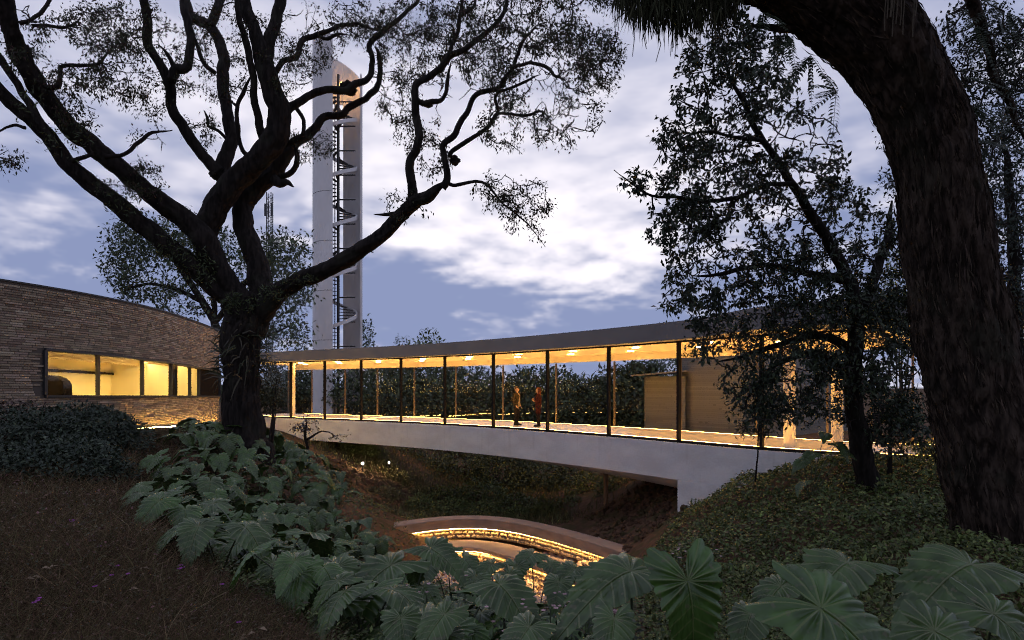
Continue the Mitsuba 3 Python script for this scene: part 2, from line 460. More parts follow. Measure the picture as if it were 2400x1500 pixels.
put('header', sweep(plan, lambda k: [(WID - 0.03, HGT - 0.32), (WID - 0.03, HGT - 0.012), (WID + 0.03, HGT - 0.012), (WID + 0.03, HGT - 0.32)]), 'ceiling_plaster', bridge)
for o, zt in ((0.0, 0.0), (WID, 0.0)):
    put('sill_rail', sweep(plan, lambda k: [(o - 0.05, -0.036), (o - 0.05, 0.03), (o + 0.05, 0.03), (o + 0.05, -0.036)]), 'mullion_dark', bridge)
put('head_rail', sweep(plan, lambda k: [(-0.03, HGT - 0.06), (-0.03, HGT - 0.013), (0.03, HGT - 0.013), (0.03, HGT - 0.06)]), 'mullion_dark', bridge)
MULL = [468, 536, 605, 684, 763, 849, 942, 1045, 1159, 1286, 1430, 1594, 1788, 2015, 2225]
ms = [s_at_px(p) for p in MULL]
for s in ms:
    p, t, nr = on_curve(s, -0.065)
    v, f = obox([*p, HGT / 2 - 0.01], np.array([*t, 0]), np.array([*nr, 0]), np.array([0, 0, 1.0]), 0.042, 0.062, HGT / 2 - 0.03)
    put('mullion', (v, f), 'mullion_dark', bridge)
    p, t, nr = on_curve(s, WID)
    v, f = obox([*p, (HGT - 0.32) / 2], np.array([*t, 0]), np.array([*nr, 0]), np.array([0, 0, 1.0]), 0.026, 0.045, (HGT - 0.32) / 2 - 0.03)
    put('mullion', (v, f), 'mullion_bronze', bridge)


def pane(s0, s1, off, z0, z1, parent=None, mat='glass'):
    b = np.array([on_curve(s, off)[0] for s in (s0, s1)])
    v = np.vstack([np.column_stack([b, np.full(2, z0)]), np.column_stack([b, np.full(2, z1)])])
    f = np.array([[0, 1, 3, 2]])
    put('pane', (v, f), mat, parent)


for a, b in zip(ms[:-1], ms[1:]):
    pane(a + 0.03, b - 0.03, 0.0, 0.03, HGT - 0.06, bridge)
    pane(a + 0.03, b - 0.03, WID, 0.03, HGT - 0.32, bridge, 'clear_glass')
# light lines let into both edges of the floor, shining up at the glass and the ceiling
for o in (0.22, WID - 0.22):
    k0 = int(np.searchsorted(gpx, 590))
    P = plan[k0:]
    put('light_strip_case', sweep(P, lambda k: [(o - 0.07, 0.002), (o - 0.07, 0.03), (o + 0.07, 0.03), (o + 0.07, 0.002)]), 'lamp_case', bridge)
    t = unit(np.gradient(P, axis=0))
    nr = np.stack([-t[:, 1], t[:, 0]], 1)
    v = np.vstack([np.column_stack([P + nr * (o - 0.05), np.full(len(P), 0.034)]), np.column_stack([P + nr * (o + 0.05), np.full(len(P), 0.034)])])
    n = len(P)
    f = np.array([[k, k + 1, n + k + 1, n + k] for k in range(n - 1)])
    put('light_strip', (v, f), 'lamp_case', bridge, emitter=led(1.0, 0.46, 0.08, 4.2))
disc = trimesh.creation.cylinder(0.13, 0.03, sections=16)
for q in range(22):
    s = ms[2] + (ms[-1] - ms[2]) * (q + 0.5) / 22
    p, t, nr = on_curve(s, 1.2 if q % 2 else 2.8)
    put('ceiling_lamp', (disc.vertices + [*p, HGT - 0.026], disc.faces), 'lamp_case', bridge, emitter=led(1.0, 0.55, 0.15, 10))
col = trimesh.creation.cylinder(0.16, 1.0, sections=20)
for px, off in ((655, 0.9), (1815, 0.9), (1912, 2.0), (1985, 1.6)):
    p, t, nr = on_curve(s_at_px(px), off)
    v = col.vertices * [1, 1, HGT - 0.02] + [*p, HGT / 2 - 0.004]
    put('column', (v, col.faces), 'ceiling_plaster', bridge, smooth=40)
# slim flared post under the bridge
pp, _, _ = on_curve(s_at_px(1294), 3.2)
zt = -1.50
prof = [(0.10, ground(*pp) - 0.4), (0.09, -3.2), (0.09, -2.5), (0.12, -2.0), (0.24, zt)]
put('post', tube([[pp[0], pp[1], float(z)] for r, z in prof], [r for r, z in prof], 14), 'warm_lit_post', bridge, smooth=40, label='slim flared support with warm light painted into its colour')

# ------------------------------------------------------------------ brick building on the left
house = thing('brick_building', 'curved brown brick building on the left with one long dark framed window glowing yellow', 'building')
W0 = [(-20.5, 7.5), (-18.4, 12), (-16.4, 16), (-15.24, 19.05), (-14.75, 20.9), (-14.42, 23.9), (-14.65, 27.3), (-15.45, 31.5), (-15.95, 33.8), (-16.6, 36.4)]
wp, ws = curve_at(W0, 0.2)
wp = np.stack([gaussian_filter1d(wp[:, k], 4, mode='nearest') for k in (0, 1)], 1)
ws = np.concatenate([[0], np.cumsum(np.linalg.norm(np.diff(wp, axis=0), axis=1))])
wpx = 1200 + F * wp[:, 0] / wp[:, 1]
wvis = np.argmax(wpx > -2500)
WTOP = 4.9
i_ok = wp[:, 1] > 15
ow0 = float(np.interp(103, wpx[i_ok], ws[i_ok]))
ow1 = float(np.interp(524, wpx[i_ok], ws[i_ok]))


def wpt(s, out=0.0):
    p = np.array([np.interp(s, ws, wp[:, k]) for k in (0, 1)])
    t = np.array([np.interp(s + .1, ws, wp[:, k]) - np.interp(s - .1, ws, wp[:, k]) for k in (0, 1)])
    t /= np.linalg.norm(t)
    return p + out * np.array([t[1], -t[0]]), t, np.array([t[1], -t[0]])


def win_z(s):
    k = (s - ow0) / (ow1 - ow0)
    return 1.46 - 0.22 * k, 2.90 - 0.34 * k


# backing wall with the opening (0.3 m thick), then the brick skin proud of it
sts = np.unique(np.concatenate([np.arange(0, ws[-1], 0.4), [ow0, ow1, ws[-1]]]))


def wall_strip(s_list, zlo, zhi, o0=0.0, o1=-0.3):
    prof = []
    for s in s_list:
        a, t, nrm = wpt(s, o0)
        b = wpt(s, o1)[0]
        prof.append([[*a, zlo(s)], [*a, zhi(s)], [*b, zhi(s)], [*b, zlo(s)]])
    return ribbon(prof)


sL, sM, sR = sts[sts <= ow0], sts[(sts >= ow0) & (sts <= ow1)], sts[sts >= ow1]
wall = put('wall', cat([wall_strip(sL, lambda s: -0.6, lambda s: WTOP), wall_strip(sM, lambda s: -0.6, lambda s: win_z(s)[0]), wall_strip(sM, lambda s: win_z(s)[1], lambda s: WTOP), wall_strip(sR, lambda s: -0.6, lambda s: WTOP)]), 'mortar', house)
bricks = []
row, z = 0, -0.35
BH = 0.075
while z + BH < WTOP:
    s = rng.uniform(0, 0.4)
    while s < ws[-1] - 0.3:
        ln = rng.choice([0.24, 0.36, 0.42, 0.50])
        s0, s1 = s + 0.006, min(s + ln - 0.006, ws[-1])
        zl, zh = (win_z(np.clip((s0 + s1) / 2, ow0, ow1)))
        if s1 > ow0 - 0.02 and s0 < ow1 + 0.02 and z + BH > zl - 0.05 and z < zh + 0.05:
            pass
        else:
            bricks.append((s0, s1, z + 0.006, z + BH - 0.006, rng.uniform(0.006, 0.03) + (0.02 if rng.random() < 0.12 else 0)))
        s += ln
    z += BH
    row += 1


def brick_mesh(b):
    s0, s1, z0, z1, o = b
    (a, t, n), (c, _, _) = wpt(s0), wpt(s1)
    e = 0.006
    back = [[*(a - n * 0.02), z0], [*(c - n * 0.02), z0], [*(c - n * 0.02), z1], [*(a - n * 0.02), z1]]
    tt = np.array([*unit(c - a), 0])
    front = [np.array([*(a + n * o), z0 + e]) + tt * e, np.array([*(c + n * o), z0 + e]) - tt * e, np.array([*(c + n * o), z1 - e]) - tt * e, np.array([*(a + n * o), z1 - e]) + tt * e]
    v = np.array([*back, *front])
    f = np.array([[4, 5, 6, 7], [0, 1, 5, 4], [1, 2, 6, 5], [2, 3, 7, 6], [3, 0, 4, 7]])
    return v, np.vstack([f[:, [0, 1, 2]], f[:, [0, 2, 3]]])


BRK = np.array([(0.26, 0.198, 0.143), (0.32, 0.25, 0.18), (0.375, 0.295, 0.215), (0.43, 0.345, 0.255), (0.195, 0.145, 0.105)])


def brick_colour(r=rng):
    return BRK[r.choice(5, p=[.27, .30, .23, .10, .10])] * np.exp(r.normal(0, 0.10)) * np.exp(r.normal(0, 0.03, 3))


def brick_rank(b):
    p = wpt((b[0] + b[1]) / 2)[0]
    px, py = 1200 + F * p[0] / p[1], 909 - F * (b[2] - EYE) / p[1]
    seen = 0 < px < 500 and 0 < py < 945
    return (b[1] - b[0]) / p[1] * (1 if seen else 0)


order = sorted(range(len(bricks)), key=lambda k: -brick_rank(bricks[k]))
for k in order[:300]:
    m = brick_mesh(bricks[k])
    put('brick', m, 'brick', wall, color=np.tile(brick_colour(), (8, 1)))
ms_ = [brick_mesh(bricks[k]) for k in order[300:]]
put('brick_courses', cat(ms_), 'brick', wall, color=np.vstack([np.tile(brick_colour(), (8, 1)) for _ in ms_]), kind='stuff', label='the rest of the thin brown bricks')
# parapet cap and roof slab
put('parapet_cap', wall_strip(sts, lambda s: WTOP, lambda s: WTOP + 0.05, 0.04, -0.34), 'dark_metal', house)
RB = wp + np.array([-11.0, 1.5])
room = []
foot = np.vstack([np.array([wpt(s, -0.31)[0] for s in sts]), np.array([wpt(s, -0.31)[0] + [-9.0, 0.0] for s in sts[::-1]])])


def slab(ring2d, z0, z1):
    n = len(ring2d) // 2
    prof = []
    for k in range(n):
        a, b = ring2d[k], ring2d[-1 - k]
        prof.append([[*a, z0], [*a, z1], [*b, z1], [*b, z0]])
    return ribbon(prof)


put('roof', slab(foot, 4.45, 4.6), 'roof_metal', house)
put('ceiling', slab(foot, 3.12, 3.2), 'room_wall', house)
put('room_floor', slab(foot, -0.25, 0.0), 'floor_stone', house)
back = np.array([wpt(s, -0.31)[0] + [-5.6, 0] for s in sts])
put('inner_wall', ribbon([[[*p, 0.002], [*p, 3.118], [*(p + [-0.2, 0]), 3.118], [*(p + [-0.2, 0]), 0.002]] for p in back]), 'room_wall', house)
for s in (sts[2], sts[-1] - 0.3):
    p, t, n = wpt(s, -0.33)
    v, f = obox([p[0] - 2.8, p[1], 1.56], np.array([1.0, 0, 0]), np.array([0, 1.0, 0]), np.array([0, 0, 1.0]), 2.77, 0.1, 1.556)
    put('side_wall', (v, f), 'room_wall', house)
put('beam', ribbon([[[*(p + [0.03, 0]), 2.42], [*(p + [0.03, 0]), 2.54], [*(p + [0.16, 0]), 2.54], [*(p + [0.16, 0]), 2.42]] for p in back]), 'dark_wood', house)
for o in (1.4, 3.1):
    put('ceiling_beam', ribbon([[[*(p + [o, 0]), 2.92], [*(p + [o, 0]), 3.118], [*(p + [o + 0.16, 0]), 3.118], [*(p + [o + 0.16, 0]), 2.92]] for p in back]), 'grey_wood', house)
    P = back + [o + 0.75, 0]
    n = len(P)
    v = np.vstack([np.column_stack([P, np.full(n, 3.10)]), np.column_stack([P + [0.09, 0], np.full(n, 3.10)])])
    f = np.array([[k, n + k, n + k + 1, k + 1] for k in range(n - 1)])
    fn = np.cross(v[f[0][1]] - v[f[0][0]], v[f[0][2]] - v[f[0][0]])
    put('ceiling_lamp', (v, f if fn[2] < 0 else f[:, ::-1]), 'lamp_case', house, emitter=led(1.0, 0.69, 0.23, 7.5))
# window: frame, mullions, panes, dark end panel
win = put('window_frame', cat([wall_strip(sM, lambda s: win_z(s)[0] - 0.07, lambda s: win_z(s)[0] + 0.012, 0.10, -0.22), wall_strip(sM, lambda s: win_z(s)[1] - 0.012, lambda s: win_z(s)[1] + 0.07, 0.10, -0.22)]
                              + [wall_strip([s, s + 0.10], lambda s_: win_z(s)[0] + 0.015, lambda s_: win_z(s)[1] - 0.015, 0.10, -0.22) for s in (ow0 - 0.05, ow1 - 0.05)]), 'dark_metal', house)
wm = [float(np.interp(p, wpx[i_ok], ws[i_ok])) for p in (112, 232, 336, 403, 447, 468)]
for s in wm[1:]:
    put('mullion', wall_strip([s - 0.03, s + 0.03], lambda s_: win_z(s)[0] + 0.016, lambda s_: win_z(s)[1] - 0.016, 0.02, -0.12), 'dark_metal', house)
for a, b in zip(wm[:-1], wm[1:]):
    a, b = (a + 0.035, b - 0.035)
    p, q = wpt(a, -0.05)[0], wpt(b, -0.05)[0]
    v = np.array([[*p, win_z(a)[0] + .01], [*q, win_z(b)[0] + .01], [*q, win_z(b)[1] - .01], [*p, win_z(a)[1] - .01]])
    put('pane', (v, np.array([[0, 1, 2, 3]])), 'glass', house)
put('end_panel', wall_strip(np.linspace(wm[-1] + 0.035, ow1 - 0.06, 8), lambda s: win_z(s)[0] + .014, lambda s: win_z(s)[1] - .014, -0.02, -0.08), 'dark_wood', house, label='dark blind panel at the far end of the window')
# things in the room
c0 = at(118, 900, 24.0)
prof = [(-0.55, 0.0), (0.55, 0.0), (0.55, 1.75)] + [(0.55 * math.cos(a), 1.75 + 0.42 * math.sin(a)) for a in np.linspace(0.15, math.pi - 0.15, 9)] + [(-0.55, 1.75)]
pv = np.array(prof)
cab = thing('round_topped_cabinet', 'dark round-topped cabinet inside the left end of the glowing window', 'cabinet')
body = ribbon([[[c0[0] + x, c0[1] + y + (0.3 * x), z + 0.004] for x, z in prof] for y in (-0.22, 0.22)])
bk = put('body', body, 'dark_wood', cab)
put('door', obox([c0[0] - 0.27, c0[1] - 0.24 - 0.08, 0.95], np.array([1, 0.3, 0]) / 1.044, np.array([-0.3, 1, 0]) / 1.044, np.array([0, 0, 1.0]), 0.24, 0.012, 0.85), 'dark_wood', cab)
put('door', obox([c0[0] + 0.27, c0[1] - 0.24 + 0.08, 0.95], np.array([1, 0.3, 0]) / 1.044, np.array([-0.3, 1, 0]) / 1.044, np.array([0, 0, 1.0]), 0.24, 0.012, 0.85), 'dark_wood', cab)
sp_ = min(np.linspace(ow0, ow1, 400), key=lambda q: abs(1200 + F * wpt(q, -0.8)[0][0] / wpt(q, -0.8)[0][1] - 405))
c1 = wpt(sp_, -0.8)[0]
pil = put('pillar', box(c1[0] - 0.16, c1[1] - 0.10, 0.002, c1[0] + 0.16, c1[1] + 0.10, 3.117), 'dark_wood', house, label='dark square pillar inside the window')
# light line at the foot of the wall
fs_ = [s for s in np.arange(ow0 + 3.2, ws[-1] - 0.5, 0.5)]
g = [float(ground(*wpt(s, 0.3)[0])) for s in fs_]
P = [wpt(s, 0.20)[0] for s in fs_]
Q = [wpt(s, 0.12)[0] for s in fs_]
n = len(P)
v = np.vstack([[[*p, z + 0.14] for p, z in zip(P, g)], [[*p, z + 0.19] for p, z in zip(Q, g)]])
f = np.array([[k, k + 1, n + k + 1, n + k] for k in range(n - 1)])
fn = np.cross(v[f[0][1]] - v[f[0][0]], v[f[0][2]] - v[f[0][0]])
put('foot_light', (v, f if fn[2] > 0 else f[:, ::-1]), 'lamp_case', house, emitter=led(1.0, 0.6, 0.15, 9))

# ------------------------------------------------------------------ brick pavilion seen through the bridge
pav = thing('brick_pavilion', 'pale beige brick pavilion with a light low roof, seen through the glass bridge', 'building')
A0, A1, A2 = at(1512, 909, 29.5)[:2], at(1606, 909, 28.0)[:2], at(1990, 909, 26.0)[:2]
PB = spline([at(1598, 909, 28.6)[:2], at(1650, 909, 27.4)[:2], at(1800, 909, 25.6)[:2], A2], 0.6)
put('wall', ribbon([[[*p, -3.0], [*p, 4.3], [*(p + [0.2, 0.3]), 4.3], [*(p + [0.2, 0.3]), -3.0]] for p in PB]), 'brick_far', pav)
WG = np.array([A0, A1])
put('wall', ribbon([[[*p, -3.0], [*p, 2.22], [*(p + [0.1, 0.3]), 2.22], [*(p + [0.1, 0.3]), -3.0]] for p in WG]), 'brick_far', pav, label='low wing of the pavilion')
e0 = np.array([A0 + [0.02, 0.31], A0 + [2.0, 9.0]])
put('wall', ribbon([[[*p, -3.0], [*p, 2.21], [*(p + [0.3, 0]), 2.21], [*(p + [0.3, 0]), -3.0]] for p in e0]), 'brick_far', pav)
put('roof', ribbon([[[*(A0 + [-0.7, -0.4]), 2.23], [*(A0 + [-0.7, -0.4]), 2.29], [*(A0 + [0.6, 7.0]), 2.40], [*(A0 + [0.6, 7.0]), 2.34]], [[*(A1 + [0.0, -0.4]), 2.40], [*(A1 + [0.0, -0.4]), 2.46], [*(A1 + [2.0, 7.0]), 2.56], [*(A1 + [2.0, 7.0]), 2.50]]]), 'roof_metal', pav)

# ------------------------------------------------------------------ the tower
tow = thing('observation_tower', 'tall white split-cylinder tower with slanted rounded top and a spiral stair between its shells', 'tower')
TD = 60.0
tc = at(791.5, 909, TD)[:2]
TR = 113 / 2 / F * TD
zb = -3.0
px2z = lambda py: EYE + (909 - py) / F * TD


def tower_top(x):
    """Height of the rounded cut at the plan offset x from the tower's axis."""
    k = np.clip((x + TR) / (2 * TR), 0, 1)
    return px2z(195) + (px2z(104) - px2z(195)) * np.sqrt(np.clip(1 - k ** 2.1, 0, 1))


def shell(a0, a1, th=0.14, n=26, m=1):
    prof = []
    for a in np.linspace(a0, a1, n):
        o = np.array([math.cos(a + TA), math.sin(a + TA)])
        zt = float(tower_top(math.cos(a) * TR))
        p, q_ = tc + o * TR, tc + o * (TR - th)
        prof.append([[*p, zb], [*p, zt], [*q_, zt], [*q_, zb]])
    return ribbon(prof)


R_ = math.radians
TA = -math.atan2(tc[0], tc[1])     # the tower's slot faces the footbridge garden


def shell_top(a0, a1, th=0.14, n=16):
    prof = []
    for a in np.linspace(a0, a1, n):
        o = np.array([math.cos(a + TA), math.sin(a + TA)])
        p, q_ = tc + o * (TR - 0.01), tc + o * (TR - th)
        zt = float(tower_top(math.cos(a) * TR))
        prof.append([[*p, px2z(222)], [*p, zt], [*q_, zt], [*q_, px2z(222)]])
    return ribbon(prof)


# left shell: front left, its right edge at x = -11.5 px of the axis; right shell: back right
aL = math.acos(-11.5 / 56.5)
put('left_shell', shell(-aL, -aL - R_(150)), 'tower_white', tow, smooth=40, label='front white shell of the tower')
aRr = math.acos(13.5 / 56.5)
put('crown_shell', shell_top(aRr, aRr + R_(62)), 'tower_white', tow, smooth=40)
put('right_shell', shell(aRr, -R_(18)), 'tower_white', tow, smooth=40, label='rear white shell of the tower, seen from inside')
# joints of the shells
for zz in (6, 10.5, 15, 19.5, 24, 28.5):
    for a0, a1 in ((-aL, -aL - R_(150)),):
        an = np.linspace(a0, a1, 24)
        prof = []
        for a in an:
            o = np.array([math.cos(a + TA), math.sin(a + TA)])
            p, q_ = tc + o * (TR + 0.012), tc + o * (TR - 0.01)
            prof.append([[*p, zz], [*p, zz + 0.05], [*q_, zz + 0.05], [*q_, zz]])
        put('joint_band', ribbon(prof), 'roof_metal', tow)
pole = trimesh.creation.cylinder(0.13, 1.0, sections=12)
put('mast', (pole.vertices * [1, 1, px2z(175) - zb] + [tc[0] + 0.06, tc[1], (px2z(175) + zb) / 2], pole.faces), 'dark_metal', tow, smooth=40)
turn = (px2z(470) - px2z(585))
zt = px2z(215)
hel = []
for z_ in np.arange(-1.0, zt, 0.16):
    a = (z_ - px2z(400)) / turn * 2 * math.pi
    o = np.array([math.cos(a), math.sin(a)])
    p, q_ = tc + o * (TR - 0.45), tc + o * (TR - 0.58)
    hel.append([[*p, z_], [*p, z_ + 0.34], [*q_, z_ + 0.34], [*q_, z_]])
put('stair_stringer', ribbon(hel), 'tower_white', tow, smooth=40)
k = 0
for z_ in np.arange(-1.0, zt, 0.32):
    a = (z_ - px2z(400)) / turn * 2 * math.pi
    o = np.array([math.cos(a), math.sin(a), 0])
    s_ = np.array([-o[1], o[0], 0])
    put('tread', obox([*(tc + o[:2] * (TR * 0.42)), z_ + 0.2], o, s_, np.array([0, 0, 1.0]), TR * 0.36, 0.14, 0.025), 'dark_metal', tow)
for z_ in np.arange(1.0, zt, turn / 2):
    put('landing_rail', obox([tc[0] + 0.75, tc[1] + 0.2, z_], np.array([1.0, 0, 0]), np.array([0, 1.0, 0]), np.array([0, 0, 1.0]), 0.85, 0.05, 0.05), 'dark_metal', tow)
for x_ in (-0.55, -0.2):
    rail = trimesh.creation.cylinder(0.045, zt - zb)
    put('guide_rail', (rail.vertices + [tc[0] + x_, tc[1] + 1.0, (zt + zb) / 2], rail.faces), 'dark_metal', tow, smooth=40)
lp = trimesh.creation.icosphere(2, 0.28)
put('lamp', (lp.vertices + [tc[0] + 0.35, tc[1] + 0.3, px2z(196)], lp.faces), 'lamp_case', tow, emitter=led(1.0, 0.5, 0.12, 3.5))

# far lattice mast
mst = thing('lattice_mast', 'thin dark lattice mast far behind the big tree', 'mast')
md = 120.0
mc = at(632, 909, md)
z0_, z1_ = -1.0, EYE + (909 - 452) / F * md
wdt = 0.42
for sx, sy in ((-1, -1), (1, -1), (1, 1), (-1, 1)):
    put('leg', tube([[mc[0] + sx * wdt, md + sy * wdt, z0_], [mc[0] + sx * wdt, md + sy * wdt, z1_]], 0.09, 6), 'dark_metal', mst)
lat = []
zz, kk = z0_, 0
while zz + 0.9 < z1_:
    for sx, sy, ex, ey in ((-1, -1, 1, -1), (1, -1, 1, 1), (1, 1, -1, 1), (-1, 1, -1, -1)):
        lat.append(tube([[mc[0] + sx * wdt, md + sy * wdt, zz], [mc[0] + ex * wdt, md + ey * wdt, zz + 0.9]], 0.05, 4))
    zz += 0.9
put('lacing', cat(lat), 'dark_metal', mst, kind='stuff')
for q_ in range(3):
    put('antenna', box(mc[0] - 0.75 + q_ * 0.6, md - 0.75, z1_ - 4.5, mc[0] - 0.45 + q_ * 0.6, md - 0.6, z1_ - 2.2), 'dark_metal', mst)

# ------------------------------------------------------------------ trees


def limb(rows, d0, d1, sides=14, seed=0, rough=0.26, step=0.09, wob=0.07, scale=1.0, ridge=0.0):
    """Rows of (px, py, radius in px) in the photograph, running from d0 to d1 metres away, as a gnarled tapering limb with its own thickness."""
    rows = np.asarray(rows, float) * [1, 1, scale]
    if rows[-1, 1] > 0 and rows[-1, 2] < 12:
        rows[-1, 2] *= 0.3
    s = np.concatenate([[0], np.cumsum(np.linalg.norm(np.diff(rows[:, :2], axis=0), axis=1))])
    d = d0 + (d1 - d0) * (s / s[-1])
    P = np.array([[*at(x, y, k), r / F * k] for (x, y, r), k in zip(rows, d)])
    c = spline(P, step)
    q = c[:, :3] * 2.2 + seed * 3.7
    c[:, :3] += wob * np.stack([meshkit.fbm(q + 9.1 * k, 3, seed + k) - 0.5 for k in range(3)], 1) * np.minimum(1, np.arange(len(c)) / 5)[:, None] * 2
    c[:, 3] = np.maximum(c[:, 3], 0.008)
    return c, tube(c[:, :3], c[:, 3], sides, rough, 1.6, seed, ridge=ridge)


def grow(nodes, targets, r, sag=0.05, wiggle=0.16, rmax=0.06, rmin=0.007, seg=0.16):
    """Joins every target to the nearest wood that exists already, by thin crooked twigs. Returns (twig tubes, points along the twigs, their directions)."""
    N = np.array(nodes, float)
    d0 = np.array([np.min(np.linalg.norm(N - t, axis=1)) for t in targets])
    tubes, pts, dirs = [], [], []
    buf = np.zeros((len(N) + 60 * len(targets), 3))
    buf[:len(N)] = N
    n = len(N)
    for k in np.argsort(d0):
        t = targets[k]
        dist = np.linalg.norm(buf[:n] - t, axis=1)
        a = buf[np.argmin(dist)]
        L = float(dist.min())
        if L < 0.04:
            continue
        m = max(3, min(40, int(L / seg) + 2))
        u = np.linspace(0, 1, m)[:, None]
        side = unit(np.cross(t - a, r.normal(size=3)))
        path = a + (t - a) * u + side * np.sin(u * math.pi) * wiggle * L * r.uniform(-1, 1) + np.array([0, 0, 1.0]) * sag * L * np.sin(u * math.pi)
        path[1:-1] += r.normal(0, 0.03 * min(L, 1.2), (m - 2, 3))
        rad = np.linspace(min(rmax, rmin + 0.022 * L), rmin, m)
        tubes.append(tube(path, rad, 4 if L < 0.8 else 6, closed=False))
        buf[n:n + m] = path
        n += m
        pts.append(path[1:])
        dirs.append(np.diff(path, axis=0))
    return tubes, np.vstack(pts), unit(np.vstack(dirs))


def region(r, n, cx, cy, rx, ry, d0, d1, p=0.6):
    """n points inside a lump of the crown: centre and half-axes in photograph pixels at d0..d1 metres."""
    a = r.uniform(0, 2 * math.pi, n)
    k = r.uniform(0, 1, n) ** p
    d = r.uniform(d0, d1, n)
    return np.stack([at(cx + rx * k_ * math.cos(a_), cy + ry * k_ * math.sin(a_), d_) for a_, k_, d_ in zip(a, k, d)])


def foliage(r, pts, dirs, per, spread, length, width, droop=0.3, keep=1.0):
    """Leaves scattered round the twig points."""
    k = r.random(len(pts)) < keep
    P, D = np.repeat(pts[k], per, 0), np.repeat(dirs[k], per, 0)
    n = len(P)
    P = P + r.normal(0, spread, (n, 3))
    dd = unit(D * 0.5 + r.normal(size=(n, 3)) * 0.8 + np.array([0, 0, -droop]))
    nn = unit(r.normal(size=(n, 3)) * 0.6 + np.array([0, 0, 1.0]))
    return leaves(P, dd, nn, r.uniform(0.7, 1.3, n) * length, r.uniform(0.7, 1.3, n) * width)


